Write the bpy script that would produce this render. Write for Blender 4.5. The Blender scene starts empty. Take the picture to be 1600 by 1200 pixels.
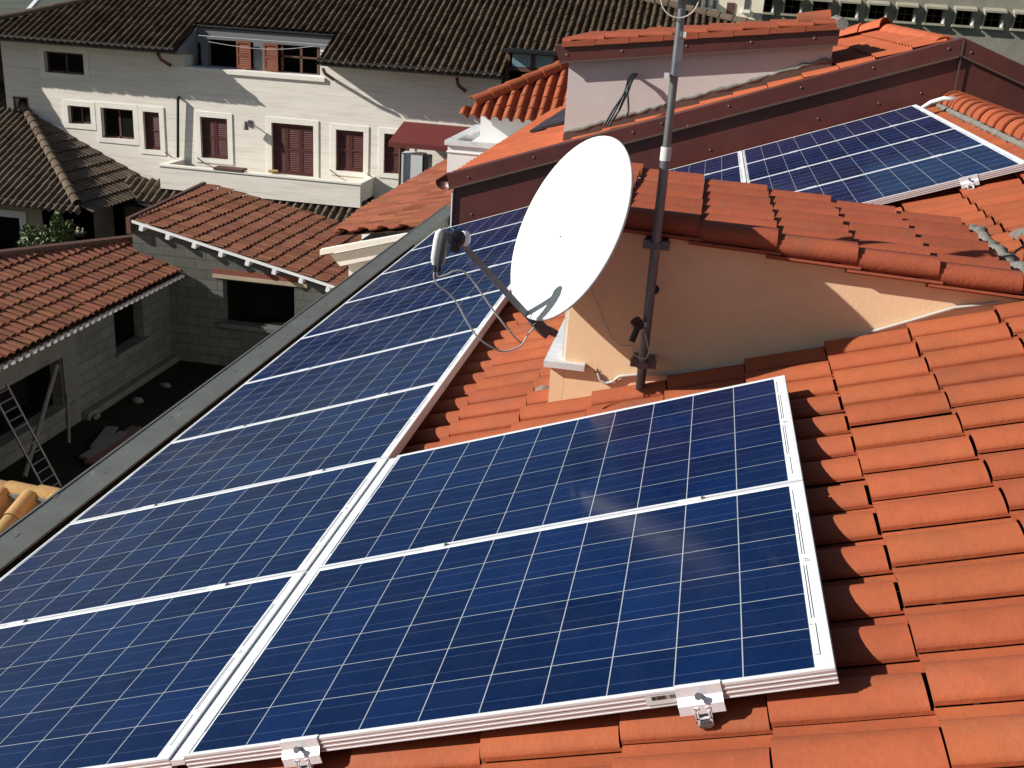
import bpy, bmesh, math, random
import numpy as np
from mathutils import Vector, Matrix
R = math.radians
rnd = random.Random(7)
C = bpy.context.scene.collection
SC = bpy.context.scene

# ------------------------------------------------------------------ camera (solved from the panel grid)
FPX = 1663.4                                     # focal length for a 1600 px wide picture
CAM = np.array([1.10974333, -3.03145163, 1.89671351])
RW = np.array([[0.98160136, 0.18090984, 0.061077],
               [0.11935883, -0.33169314, -0.93580614],
               [-0.14903771, 0.92587866, -0.34718362]])
cd = bpy.data.cameras.new('camera'); co = bpy.data.objects.new('camera', cd); C.objects.link(co)
cd.sensor_width = 36; cd.lens = FPX / 1600 * 36; cd.clip_start = 0.05; cd.clip_end = 3000
m = Matrix(((RW[0][0], -RW[1][0], -RW[2][0], CAM[0]), (RW[0][1], -RW[1][1], -RW[2][1], CAM[1]),
            (RW[0][2], -RW[1][2], -RW[2][2], CAM[2]), (0, 0, 0, 1)))
co.matrix_world = m; SC.camera = co

# ------------------------------------------------------------------ light
SUN = Vector((1.08, 0.40, -0.634)).normalized()   # direction the light travels
EL = math.asin(-SUN.z); AZ = math.atan2(-SUN.x, -SUN.y)   # azimuth clockwise from +Y of the sun's place
w = bpy.data.worlds.new('World'); SC.world = w; w.use_nodes = True
nt = w.node_tree; nt.nodes.clear()
sky = nt.nodes.new('ShaderNodeTexSky'); sky.sky_type = 'NISHITA'; sky.sun_disc = False
sky.sun_elevation = EL; sky.sun_rotation = AZ; sky.air_density = 1.0; sky.dust_density = 0.6; sky.altitude = 100
bg = nt.nodes.new('ShaderNodeBackground'); bg.inputs[1].default_value = 0.05
wo = nt.nodes.new('ShaderNodeOutputWorld'); nt.links.new(sky.outputs[0], bg.inputs[0]); nt.links.new(bg.outputs[0], wo.inputs[0])
sl = bpy.data.lights.new('sun', 'SUN'); sl.energy = 5.0; sl.angle = R(0.53); sl.color = (1.0, 0.955, 0.89)
so = bpy.data.objects.new('sun', sl); C.objects.link(so); so.rotation_euler = SUN.to_track_quat('-Z', 'Y').to_euler(); so.location = (0, 0, 30)
SC.cycles.diffuse_bounces = 2
SC.view_settings.view_transform = 'Standard'; SC.view_settings.look = 'None'
SC.view_settings.exposure = 0.38; SC.view_settings.gamma = 1

# ------------------------------------------------------------------ geometry helpers
TH = R(20)
U = np.array([math.cos(TH), 0, math.sin(TH)]); V = np.array([0, 1.0, 0]); N = np.array([-math.sin(TH), 0, math.cos(TH)])
def P(u, v, h=0.0): return u * U + v * V + h * N            # point on / above the panel plane
def ray(px, py): return RW.T @ np.array([(px - 800) / FPX, (py - 600) / FPX, 1.0])
def on(px, py, n, h):
    n = np.array(n, float); d = ray(px, py); return CAM + (h - n @ CAM) / (n @ d) * d
def atx(px, py, x): return on(px, py, (1, 0, 0), x)
def aty(px, py, y): return on(px, py, (0, 1, 0), y)
def atz(px, py, z): return on(px, py, (0, 0, 1), z)
def ath(px, py, h): return on(px, py, N, h)
def A(*v): return np.array(v, float)
def nrm(v): v = np.array(v, float); return v / np.linalg.norm(v)

class MB:
    def __init__(s, tint=False): s.v = []; s.f = []; s.mi = []; s.sm = []; s.t = []
    def add(s, vs, fs, mi=0, sm=False, t=0.5):
        b = len(s.v); s.v += [tuple(map(float, p)) for p in vs]; s.t += (list(t) if hasattr(t, '__len__') else [t] * len(vs))
        s.f += [tuple(b + i for i in f) for f in fs]; s.mi += [mi] * len(fs); s.sm += [sm] * len(fs); return s
    def box(s, c, d, ax=None, mi=0, t=0.5):
        c = np.array(c, float); X, Y, Z = ax if ax else (A(1, 0, 0), A(0, 1, 0), A(0, 0, 1)); a, b, e = d
        vs = [c + X * i * a / 2 + Y * j * b / 2 + Z * k * e / 2 for k in (-1, 1) for j in (-1, 1) for i in (-1, 1)]
        return s.add(vs, [(0, 2, 3, 1), (4, 5, 7, 6), (0, 1, 5, 4), (2, 6, 7, 3), (0, 4, 6, 2), (1, 3, 7, 5)], mi, False, t)
    def bb(s, lo, hi, mi=0, t=0.5):
        lo = np.array(lo, float); hi = np.array(hi, float); return s.box((lo + hi) / 2, hi - lo, None, mi, t)
    def prism(s, poly, ex, mi=0, t=0.5):
        n = len(poly); ex = np.array(ex, float); vs = [np.array(p, float) for p in poly] + [np.array(p, float) + ex for p in poly]
        fs = [tuple(range(n))[::-1], tuple(range(n, 2 * n))] + [(i, (i + 1) % n, n + (i + 1) % n, n + i) for i in range(n)]
        return s.add(vs, fs, mi, False, t)
    def tube(s, pts, r, n=10, mi=0, cap=True, t=0.5):
        pts = [np.array(p, float) for p in pts]; rs = r if hasattr(r, '__len__') else [r] * len(pts); vs = []; fs = []
        d0 = nrm(pts[1] - pts[0]); ref = A(0, 0, 1) if abs(d0[2]) < .9 else A(1, 0, 0); a = nrm(np.cross(d0, ref))
        for i, p in enumerate(pts):
            d = nrm((pts[min(i + 1, len(pts) - 1)] - pts[max(i - 1, 0)])); a = nrm(a - d * (a @ d)); b = np.cross(d, a)
            for k in range(n):
                th = 2 * math.pi * k / n; vs.append(p + rs[i] * (math.cos(th) * a + math.sin(th) * b))
        for i in range(len(pts) - 1):
            for k in range(n): fs.append((i * n + k, i * n + (k + 1) % n, (i + 1) * n + (k + 1) % n, (i + 1) * n + k))
        s.add(vs, fs, mi, True, t)
        if cap:
            b = len(pts) - 1; s.add(vs[:n], [tuple(range(n))[::-1]], mi, False, t); s.add(vs[b * n:], [tuple(range(n))], mi, False, t)
        return s
    def ball(s, c, r, mi=0, n=8, t=0.5):
        c = np.array(c, float); r = np.array(r if hasattr(r, '__len__') else (r, r, r), float); vs = []; fs = []
        for i in range(n + 1):
            for k in range(2 * n):
                a = math.pi * i / n; b = math.pi * k / n; vs.append(c + r * A(math.sin(a) * math.cos(b), math.sin(a) * math.sin(b), math.cos(a)))
        for i in range(n):
            for k in range(2 * n): fs.append((i * 2 * n + k, (i + 1) * 2 * n + k, (i + 1) * 2 * n + (k + 1) % (2 * n), i * 2 * n + (k + 1) % (2 * n)))
        return s.add(vs, fs, mi, True, t)

ORG = {}
def mesh_obj(name, mb, mats, parent=None, off=(0, 0, 0)):
    me = bpy.data.meshes.new(name); off = np.array(off, float)
    vs = (np.array(mb.v) - off) if len(mb.v) else np.zeros((0, 3))
    me.from_pydata(vs.tolist(), [], mb.f); 
    if not isinstance(mats, (list, tuple)): mats = [mats]
    for q in mats: me.materials.append(q)
    me.polygons.foreach_set('material_index', mb.mi); me.polygons.foreach_set('use_smooth', mb.sm)
    at = me.attributes.new('tint', 'FLOAT', 'POINT'); at.data.foreach_set('value', mb.t)
    me.update(); o = bpy.data.objects.new(name, me); C.objects.link(o)
    if parent is not None: o.parent = parent
    return o
def tag(o, label, cat, group=None):
    o['label'] = label; o['category'] = cat
    if group: o['group'] = group
    return o
def thing(name, label, cat, loc, group=None):
    o = bpy.data.objects.new(name, None); C.objects.link(o); o.location = loc; o.empty_display_size = .2
    ORG[o.name] = np.array(loc, float); return tag(o, label, cat, group)
def part(name, mb, mats, parent, label=None):
    o = mesh_obj(name, mb, mats, parent, ORG[parent.name]); ORG[o.name] = ORG[parent.name]
    if label: o['label'] = label
    return o
def single(name, mb, mats, label, cat, group=None):
    v = np.array(mb.v); c = (v.min(0) + v.max(0)) / 2; c[2] = v[:, 2].min()
    o = mesh_obj(name, mb, mats, None, c); o.location = c; ORG[o.name] = c; return tag(o, label, cat, group)
def struct(name, mb, mats, kind='structure'):
    o = mesh_obj(name, mb, mats); o['kind'] = kind; return o

# ------------------------------------------------------------------ materials
def mat(name, col, rough=.8, metal=0.0, var=0.0, vscale=3.0, bump=0.0, bscale=40.0, col2=None, c2scale=1.0, c2lo=.5, c2hi=.7, tint=0.0, spec=.5, brick=None, hue=0.0, stretch=(1, 1, 1), coat=0.0):
    mt = bpy.data.materials.new(name); mt.use_nodes = True; nt = mt.node_tree; bs = nt.nodes['Principled BSDF']; L = nt.links.new
    bs.inputs['Roughness'].default_value = rough; bs.inputs['Metallic'].default_value = metal
    bs.inputs['Specular IOR Level'].default_value = spec; bs.inputs['Coat Weight'].default_value = coat
    tc = nt.nodes.new('ShaderNodeTexCoord'); mp = nt.nodes.new('ShaderNodeMapping'); mp.inputs['Scale'].default_value = stretch
    L(tc.outputs['Object'], mp.inputs[0]); vec = mp.outputs[0]
    rgb = nt.nodes.new('ShaderNodeRGB'); rgb.outputs[0].default_value = (*col, 1); cur = rgb.outputs[0]
    def noise(sc, det=5, ro=.6):
        n = nt.nodes.new('ShaderNodeTexNoise'); n.inputs['Scale'].default_value = sc; n.inputs['Detail'].default_value = det; n.inputs['Roughness'].default_value = ro; L(vec, n.inputs['Vector']); return n.outputs[0]
    def rng(src, a, b, c, d):
        r = nt.nodes.new('ShaderNodeMapRange'); r.inputs[1].default_value = a; r.inputs[2].default_value = b; r.inputs[3].default_value = c; r.inputs[4].default_value = d; L(src, r.inputs[0]); return r.outputs[0]
    def mul(c, f):
        x = nt.nodes.new('ShaderNodeMix'); x.data_type = 'RGBA'; x.blend_type = 'MULTIPLY'; x.inputs[0].default_value = 1; L(c, x.inputs[6]); L(f, x.inputs[7]); return x.outputs[2]
    bh = None
    if brick:
        bw, bhh, ms, mc = brick
        br = nt.nodes.new('ShaderNodeTexBrick'); br.inputs['Scale'].default_value = 1; br.inputs['Brick Width'].default_value = bw; br.inputs['Row Height'].default_value = bhh
        br.inputs['Mortar Size'].default_value = ms; br.inputs['Color1'].default_value = (*col, 1); br.inputs['Color2'].default_value = (*[c * .78 for c in col], 1); br.inputs['Mortar'].default_value = (*mc, 1)
        sx = nt.nodes.new('ShaderNodeSeparateXYZ'); cx = nt.nodes.new('ShaderNodeCombineXYZ'); ad = nt.nodes.new('ShaderNodeMath'); ad.operation = 'ADD'
        L(vec, sx.inputs[0]); L(sx.outputs[0], ad.inputs[0]); L(sx.outputs[1], ad.inputs[1]); L(ad.outputs[0], cx.inputs[0]); L(sx.outputs[2], cx.inputs[1]); L(cx.outputs[0], br.inputs['Vector'])
        cur = br.outputs[0]; bh = br.outputs[1]
    if col2:
        f = rng(noise(c2scale, 6, .65), c2lo, c2hi, 0, 1); x = nt.nodes.new('ShaderNodeMix'); x.data_type = 'RGBA'; L(f, x.inputs[0]); L(cur, x.inputs[6]); x.inputs[7].default_value = (*col2, 1); cur = x.outputs[2]
    if tint:
        at = nt.nodes.new('ShaderNodeAttribute'); at.attribute_name = 'tint'
        hs = nt.nodes.new('ShaderNodeHueSaturation'); L(rng(at.outputs['Fac'], 0, 1, 1 - tint, 1 + tint), hs.inputs['Value'])
        if hue:
            f2 = nt.nodes.new('ShaderNodeMath'); f2.operation = 'FRACT'; m7 = nt.nodes.new('ShaderNodeMath'); m7.operation = 'MULTIPLY'; m7.inputs[1].default_value = 7.31
            L(at.outputs['Fac'], m7.inputs[0]); L(m7.outputs[0], f2.inputs[0]); L(rng(f2.outputs[0], 0, 1, .5 - hue, .5 + hue), hs.inputs['Hue'])
        L(cur, hs.inputs['Color']); cur = hs.outputs[0]
    if var:
        cur = mul(cur, rng(noise(vscale), .25, .75, 1 - var, 1 + var)); cur = mul(cur, rng(noise(vscale * 9, 3), .25, .75, 1 - var * .6, 1 + var * .6))
    L(cur, bs.inputs['Base Color'])
    if bump:
        b = nt.nodes.new('ShaderNodeBump'); b.inputs['Strength'].default_value = min(1, bump); b.inputs['Distance'].default_value = .01; L(noise(bscale, 6), b.inputs['Height']); out = b.outputs[0]
        if bh is not None:
            b2 = nt.nodes.new('ShaderNodeBump'); b2.inputs['Strength'].default_value = .8; b2.inputs['Distance'].default_value = .01; b2.invert = True; L(bh, b2.inputs['Height']); L(out, b2.inputs['Normal']); out = b2.outputs[0]
        L(out, bs.inputs['Normal'])
    return mt
M = {}
M['tile'] = mat('terracotta_tile', (.345, .088, .034), .75, var=.14, vscale=2.2, bump=.2, bscale=60, tint=.08, hue=.002, col2=(.25, .09, .05), c2scale=3.5, c2lo=.52, c2hi=.85, spec=.3)
M['tile_n'] = mat('neighbour_tile', (.43, .105, .042), .75, var=.10, vscale=2, bump=.25, bscale=60, tint=.08, spec=.3)
M['tile_d'] = mat('dormer_tile', (.32, .078, .036), .75, var=.14, vscale=3, bump=.25, bscale=60, tint=.10, spec=.3, col2=(.20, .085, .045), c2scale=4, c2lo=.55, c2hi=.8)
M['tile_old'] = mat('old_terracotta_tile', (.215, .086, .050), .85, var=.16, vscale=1.5, bump=.3, bscale=30, tint=.20, hue=.008, spec=.2)
M['tile_brown'] = mat('brown_roof_tile', (.080, .056, .036), 1.0, var=.25, vscale=2, bump=.3, bscale=30, tint=.30, spec=.05)
M['tile_hip'] = mat('grey_brown_roof_tile', (.115, .086, .060), 1.0, var=.2, vscale=2, bump=.3, bscale=30, tint=.25, spec=.2)
M['tile_hl'] = mat('brown_tile_painted_sunlit', (.15, .11, .078), .9, var=.2, vscale=2, bump=.3, bscale=30, tint=.2, spec=.2)  # tile_hip colour lightened for the right hip face, sunlight put into it
M['tile_ann'] = mat('patchy_terracotta_tile', (.26, .085, .045), .85, var=.12, vscale=1.5, bump=.3, bscale=30, tint=.28, hue=.008, spec=.2)
M['tile_yel'] = mat('yellow_clay_tile', (.42, .26, .11), .85, var=.15, vscale=4, bump=.3, bscale=40, tint=.15, hue=.015, spec=.2, col2=(.38, .17, .08), c2scale=5, c2lo=.5, c2hi=.7)
M['dark'] = mat('roof_underlay', (.045, .022, .016), .95, spec=.1)
M['black'] = mat('dark_interior_gap_shade', (.008, .007, .006), .9, spec=.1)
M['copper'] = mat('brown_painted_sheet', (.098, .027, .021), .40, var=.18, vscale=1.5, bump=.05, bscale=6, spec=.5, col2=(.058, .028, .026), c2scale=2.2, c2lo=.5, c2hi=.8)
M['edge'] = mat('bare_sheet_edge', (.13, .085, .07), .45, .3)
M['alu'] = mat('aluminium', (.80, .82, .84), .42, .25, var=.04, vscale=20)
M['alus'] = mat('anodised_frame', (.58, .55, .55), .38, .5, var=.05, vscale=30)
M['joint'] = mat('joint_strip_grey', (.36, .37, .38), .45, .3)
M['steel'] = mat('galvanised_steel', (.19, .20, .22), .42, .65, var=.2, vscale=12)
M['steel_d'] = mat('dull_steel', (.16, .15, .15), .5, .6, var=.2, vscale=20)
M['white'] = mat('white_backsheet', (.80, .82, .84), .5)
M['ribbon'] = mat('cell_ribbon', (.10, .11, .14), .35, .5)
M['dish'] = mat('dish_white_enamel', (.70, .705, .655), .6, var=.015, vscale=4)
M['plast'] = mat('grey_plastic', (.085, .09, .095), .5)
M['plastw'] = mat('pale_grey_plastic', (.62, .63, .62), .5)
M['blackp'] = mat('black_plastic', (.012, .012, .013), .45)
M['cable'] = mat('cable_white', (.50, .48, .44), .5)
M['cream'] = mat('cream_render', (.87, .60, .37), .9, var=.05, vscale=1.8, bump=.12, bscale=70, col2=(.82, .54, .31), c2scale=2, c2lo=.5, c2hi=.8, spec=.2)
M['greyr'] = mat('grey_pink_render', (.58, .51, .48), .92, var=.05, vscale=3, bump=.2, bscale=60, spec=.2)
M['mortar'] = mat('cement_mortar', (.20, .19, .165), .95, var=.25, vscale=12, bump=1, bscale=50, spec=.2)
M['marble'] = mat('white_marble', (.66, .66, .66), .45, var=.12, vscale=5, col2=(.45, .46, .5), c2scale=7, c2lo=.55, c2hi=.7)
M['trav'] = mat('travertine_cladding', (.84, .79, .70), .8, var=.05, vscale=1.2, bump=.2, bscale=10, col2=(.66, .58, .48), c2scale=2.6, c2lo=.48, c2hi=.8, stretch=(.35, 1, 5.0), spec=.2)
M['travp'] = mat('travertine_trim', (.86, .82, .73), .7, var=.06, vscale=3)
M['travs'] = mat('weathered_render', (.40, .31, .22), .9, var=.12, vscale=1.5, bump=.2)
M['shut'] = mat('red_brown_shutter', (.085, .015, .010), .55, var=.15, vscale=6)
M['shutl'] = mat('orange_brown_shutter', (.21, .055, .022), .6, var=.15, vscale=6)  # paler and more orange than the other shutters
M['wood'] = mat('dark_wood', (.10, .045, .03), .7, var=.2, vscale=6)
M['gutter'] = mat('dark_gutter', (.012, .014, .014), .7, 0.0, spec=.2)
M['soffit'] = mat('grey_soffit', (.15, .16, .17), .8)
M['awn'] = mat('red_awning', (.135, .020, .017), .7, var=.06, vscale=3)
M['glass'] = mat('window_glass', (.18, .27, .33), .12, spec=.8)
M['block'] = mat('concrete_block', (.13, .13, .112), .95, var=.15, vscale=3, bump=.4, bscale=30, brick=(.5, .22, .012, (.085, .085, .075)), spec=.15)
M['conc'] = mat('concrete', (.12, .117, .105), .92, var=.2, vscale=3, bump=.3, bscale=30, spec=.2)
M['parap'] = mat('grey_gutter_coping', (.125, .133, .122), .65, .1, var=.18, vscale=4, bump=.15, bscale=30, col2=(.19, .205, .20), c2scale=9, c2lo=.62, c2hi=.72)
M['redbrick'] = mat('hollow_brick', (.19, .06, .035), .9, var=.2, vscale=8)
M['whitep'] = mat('white_paint', (.80, .80, .78), .7, var=.04, vscale=3)
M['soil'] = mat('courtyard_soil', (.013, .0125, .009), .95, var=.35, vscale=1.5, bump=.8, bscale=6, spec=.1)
M['field'] = mat('far_ground', (.11, .12, .10), .95, var=.25, vscale=.05, col2=(.09, .11, .07), c2scale=.12, spec=.1)
M['olive'] = mat('aged_concrete', (.26, .25, .20), .95, var=.18, vscale=.9, bump=.2, bscale=8, col2=(.20, .19, .145), c2scale=.7, spec=.1)
M['olivel'] = mat('concrete_hood', (.33, .31, .235), .9, var=.15, vscale=2)
M['cbld'] = mat('pale_yellow_render', (.80, .74, .56), .9, var=.10, vscale=1.5, col2=(.6, .48, .36), c2scale=1.2, c2lo=.6, c2hi=.75)
M['leaf'] = mat('shrub_leaf', (.085, .12, .03), .6, tint=.5, hue=.03)
M['leafy'] = mat('shrub_stem', (.10, .07, .04), .9)
M['slate'] = mat('slate_panel', (.045, .045, .06), .3, var=.3, vscale=6)

def cell_material():
    mt = bpy.data.materials.new('solar_cells'); mt.use_nodes = True; nt = mt.node_tree; bs = nt.nodes['Principled BSDF']; L = nt.links.new
    def mth(op, a, b=None, c=None):
        n = nt.nodes.new('ShaderNodeMath'); n.operation = op
        for i, x in enumerate((a, b, c)):
            if x is None: continue
            if isinstance(x, (int, float)): n.inputs[i].default_value = x
            else: L(x, n.inputs[i])
        return n.outputs[0]
    tc = nt.nodes.new('ShaderNodeTexCoord'); sp = nt.nodes.new('ShaderNodeSeparateXYZ'); L(tc.outputs['Object'], sp.inputs[0])
    c = .1585
    x = mth('DIVIDE', mth('SUBTRACT', sp.outputs[0], .018), c); y = mth('DIVIDE', mth('SUBTRACT', sp.outputs[1], .0145), c)
    fx = mth('FRACT', x); fy = mth('FRACT', y)
    def line(f, wd): return mth('LESS_THAN', mth('MINIMUM', f, mth('SUBTRACT', 1.0, f)), wd)
    grid = mth('MAXIMUM', line(fx, .0085), line(fy, .0072))
    out = mth('MAXIMUM', mth('MAXIMUM', mth('LESS_THAN', x, 0.0), mth('GREATER_THAN', x, 10.0)), mth('MAXIMUM', mth('LESS_THAN', y, 0.0), mth('GREATER_THAN', y, 6.0)))
    white = mth('MAXIMUM', grid, out)
    bus = mth('MAXIMUM', mth('COMPARE', fy, .27, .0075), mth('COMPARE', fy, .73, .0075))
    # per-cell value
    cb = nt.nodes.new('ShaderNodeCombineXYZ'); L(mth('FLOOR', x), cb.inputs[0]); L(mth('FLOOR', y), cb.inputs[1])
    oi = nt.nodes.new('ShaderNodeObjectInfo'); L(mth('MULTIPLY', oi.outputs['Random'], 100), cb.inputs[2])
    wn = nt.nodes.new('ShaderNodeTexWhiteNoise'); L(cb.outputs[0], wn.inputs[0])
    vo = nt.nodes.new('ShaderNodeTexVoronoi'); vo.inputs['Scale'].default_value = 60; L(tc.outputs['Object'], vo.inputs['Vector'])
    no = nt.nodes.new('ShaderNodeTexNoise'); no.inputs['Scale'].default_value = 6; L(tc.outputs['Object'], no.inputs['Vector'])
    vf = mth('ADD', mth('MULTIPLY', wn.outputs[0], .50), mth('ADD', mth('MULTIPLY', vo.outputs['Distance'], .35), mth('MULTIPLY', no.outputs[0], .45)))
    ra = nt.nodes.new('ShaderNodeMix'); ra.data_type = 'RGBA'; L(vf, ra.inputs[0]); ra.inputs[6].default_value = (.0016, .0058, .026, 1); ra.inputs[7].default_value = (.0040, .0190, .080, 1)
    b1 = nt.nodes.new('ShaderNodeMix'); b1.data_type = 'RGBA'; L(mth('MULTIPLY', bus, .17), b1.inputs[0]); L(ra.outputs[2], b1.inputs[6]); b1.inputs[7].default_value = (.22, .26, .36, 1)
    b2 = nt.nodes.new('ShaderNodeMix'); b2.data_type = 'RGBA'; L(white, b2.inputs[0]); L(b1.outputs[2], b2.inputs[6]); b2.inputs[7].default_value = (.36, .39, .40, 1)
    b3 = nt.nodes.new('ShaderNodeMix'); b3.data_type = 'RGBA'; L(out, b3.inputs[0]); L(b2.outputs[2], b3.inputs[6]); b3.inputs[7].default_value = (.78, .81, .82, 1)
    nd = nt.nodes.new('ShaderNodeTexNoise'); nd.inputs['Scale'].default_value = 7; nd.inputs['Detail'].default_value = 9; nd.inputs['Roughness'].default_value = .7; L(tc.outputs['Object'], nd.inputs['Vector'])
    md = nt.nodes.new('ShaderNodeMapRange'); md.inputs[1].default_value = .45; md.inputs[2].default_value = .8; md.inputs[3].default_value = 0; md.inputs[4].default_value = .02; L(nd.outputs[0], md.inputs[0])
    b4 = nt.nodes.new('ShaderNodeMix'); b4.data_type = 'RGBA'; L(md.outputs[0], b4.inputs[0]); L(b3.outputs[2], b4.inputs[6]); b4.inputs[7].default_value = (.26, .25, .23, 1)
    L(b4.outputs[2], bs.inputs['Base Color']); bs.inputs['Roughness'].default_value = .6; bs.inputs['Specular IOR Level'].default_value = .0
    bs.inputs['Coat Weight'].default_value = .55; bs.inputs['Coat Roughness'].default_value = .10; bs.inputs['Coat IOR'].default_value = 1.45
    nr = nt.nodes.new('ShaderNodeTexNoise'); nr.inputs['Scale'].default_value = 2.5; nr.inputs['Detail'].default_value = 6; L(tc.outputs['Object'], nr.inputs['Vector'])
    mr = nt.nodes.new('ShaderNodeMapRange'); mr.inputs[1].default_value = .3; mr.inputs[2].default_value = .8; mr.inputs[3].default_value = .06; mr.inputs[4].default_value = .28; L(nr.outputs[0], mr.inputs[0]); L(mr.outputs[0], bs.inputs['Coat Roughness'])
    return mt
M['cells'] = cell_material()

# ------------------------------------------------------------------ tiled roofs
PORTO = [(0, .0065), (0, .018), (.008, .028), (.025, .040), (.05, .048), (.075, .050), (.10, .045), (.12, .034), (.137, .019), (.15, .006), (.165, .001), (.205, .0)]
COPPI = [(0, -.005), (.006, .022), (.022, .045), (.045, .060), (.065, .064), (.085, .060), (.108, .045), (.124, .022), (.130, -.005), (.165, -.022), (.2, -.005)]
def tiles(mb, o, down, across, n, s0, s1, t0, t1, clip=(), prof=PORTO, pitch=.2, course=.345, lift=.020, gap=.0075, mi=0, jit=.003, deck=True, dmi=1, drop=.07, nseg=2, rim=.012, sphase=0.0):
    """rows of tiles on plane through o; s runs DOWN the slope, t across it; clip = [(point, outward normal)]"""
    o, down, across, n = (np.array(x, float) for x in (o, down, across, n)); sc = pitch / .2
    vs = []; fs = []; ts = []; sm = []; mi_ = []
    k0 = int(math.floor((s0 - sphase) / course)); k1 = int(math.ceil((s1 - sphase) / course)); j0 = int(math.floor(t0 / pitch)); j1 = int(math.ceil(t1 / pitch))
    npf = len(prof)
    for k in range(k0, k1):
        for j in range(j0, j1):
            a = k * course + sphase + gap; b = (k + 1) * course + sphase; tj = j * pitch
            ctr = o + down * (a + b) / 2 + across * (tj + pitch / 2)
            if any((ctr - q) @ nn > course * 1.2 for q, nn in clip): continue
            tv = rnd.random(); dt = rnd.uniform(-jit, jit); dh = rnd.uniform(-jit, jit) * .7; ds = rnd.uniform(-jit, jit); sk = rnd.uniform(-jit, jit)
            b0 = len(vs)
            for q in range(nseg + 1):
                f = q / nseg; s = a + (b - a) * f + ds; hh = lift * f + dh
                for (pt, ph) in prof: vs.append(o + down * (s - (.035 if (q == 0 and ph < .012) else 0)) + across * (tj + pt * sc + dt + sk * f) + n * (ph * sc + hh)); ts.append(tv)
            for q in range(nseg):
                for i in range(npf - 1):
                    fs.append((b0 + q * npf + i, b0 + (q + 1) * npf + i, b0 + (q + 1) * npf + i + 1, b0 + q * npf + i + 1)); sm.append(i > 0); mi_.append(mi)
            # lower rim with thickness
            b1 = len(vs); s = b + ds
            for (pt, ph) in prof:
                p = o + down * s + across * (tj + pt * sc + dt + sk) + n * (ph * sc + lift + dh); vs.append(p); vs.append(p - n * rim * 1.3 - down * .002); ts += [tv, tv]
            for i in range(npf - 1):
                fs.append((b1 + 2 * i, b1 + 2 * i + 1, b1 + 2 * i + 3, b1 + 2 * i + 2)); sm.append(False); mi_.append(mi)
    bm = bmesh.new(); ly = bm.verts.layers.float.new('tint')
    bv = [bm.verts.new(tuple(p)) for p in vs]
    for q, t in zip(bv, ts): q[ly] = t
    for f, s_, m_ in zip(fs, sm, mi_):
        fc = bm.faces.new([bv[i] for i in f]); fc.smooth = s_; fc.material_index = m_
    if deck:
        e = .02; c4 = [o + down * x + across * y - n * drop for x, y in ((s0, t0), (s1, t0), (s1, t1), (s0, t1))]
        dv = [bm.verts.new(tuple(p)) for p in c4]; fc = bm.faces.new(dv); fc.material_index = dmi
    for q, nn in clip:
        g = bm.verts[:] + bm.edges[:] + bm.faces[:]
        bmesh.ops.bisect_plane(bm, geom=g, plane_co=tuple(q), plane_no=tuple(nn), clear_outer=True)
    bm.verts.index_update(); b = len(mb.v)
    for q in bm.verts: mb.v.append(tuple(q.co)); mb.t.append(q[ly])
    for fc in bm.faces: mb.f.append(tuple(b + q.index for q in fc.verts)); mb.mi.append(fc.material_index); mb.sm.append(fc.smooth)
    bm.free(); return mb
def clip_poly(pts, n):
    """half spaces of a convex polygon on a plane with normal n"""
    pts = [np.array(p, float) for p in pts]; c = sum(pts) / len(pts); out = []
    for i in range(len(pts)):
        a, b = pts[i], pts[(i + 1) % len(pts)]; q = nrm(np.cross(b - a, n))
        if (c - a) @ q > 0: q = -q
        out.append((a, q))
    return out
def ridge(mb, a, b, r=.10, L=.34, up=(0, 0, 1), mi=0, n=9, arc=3.0, mortar=None):
    a = np.array(a, float); b = np.array(b, float); d = nrm(b - a); D = np.linalg.norm(b - a); side = nrm(np.cross(d, up)); u2 = np.cross(side, d); k = int(math.ceil(D / L))
    for i in range(k):
        s = i * L; e = min(D, s + L + .05); tv = rnd.random(); vs = []; fs = []; off = rnd.uniform(-.004, .004)
        for s_, rr in ((s, r * 1.13), (s + .03, r * 1.12), (e, r * .92)):
            for t in range(n + 1):
                th = -arc / 2 + arc * t / n; vs.append(a + d * s_ + side * (math.sin(th) * rr + off) + u2 * (math.cos(th) * rr))
        for q in range(2):
            for t in range(n): fs.append((q * (n + 1) + t, q * (n + 1) + t + 1, (q + 1) * (n + 1) + t + 1, (q + 1) * (n + 1) + t))
        mb.add(vs, fs, mi, True, tv)
        vs2 = vs[:n + 1] + [a + (p - a) - nrm((p - a) - d * ((p - a) @ d)) * .016 for p in vs[:n + 1]]
        mb.add(vs2, [(t, n + 1 + t, n + 2 + t, t + 1) for t in range(n)], mi, False, tv)
    if mortar is not None:
        k = int(D / .05)
        for sgn in (-1, 1):
            pts = [a + d * i * .05 + side * sgn * (r * .97 + rnd.uniform(-.006, .012)) - u2 * .015 for i in range(k + 1)]; mb.tube(pts, [.026 + rnd.uniform(-.008, .008) for _ in pts], 7, mortar)
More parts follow.
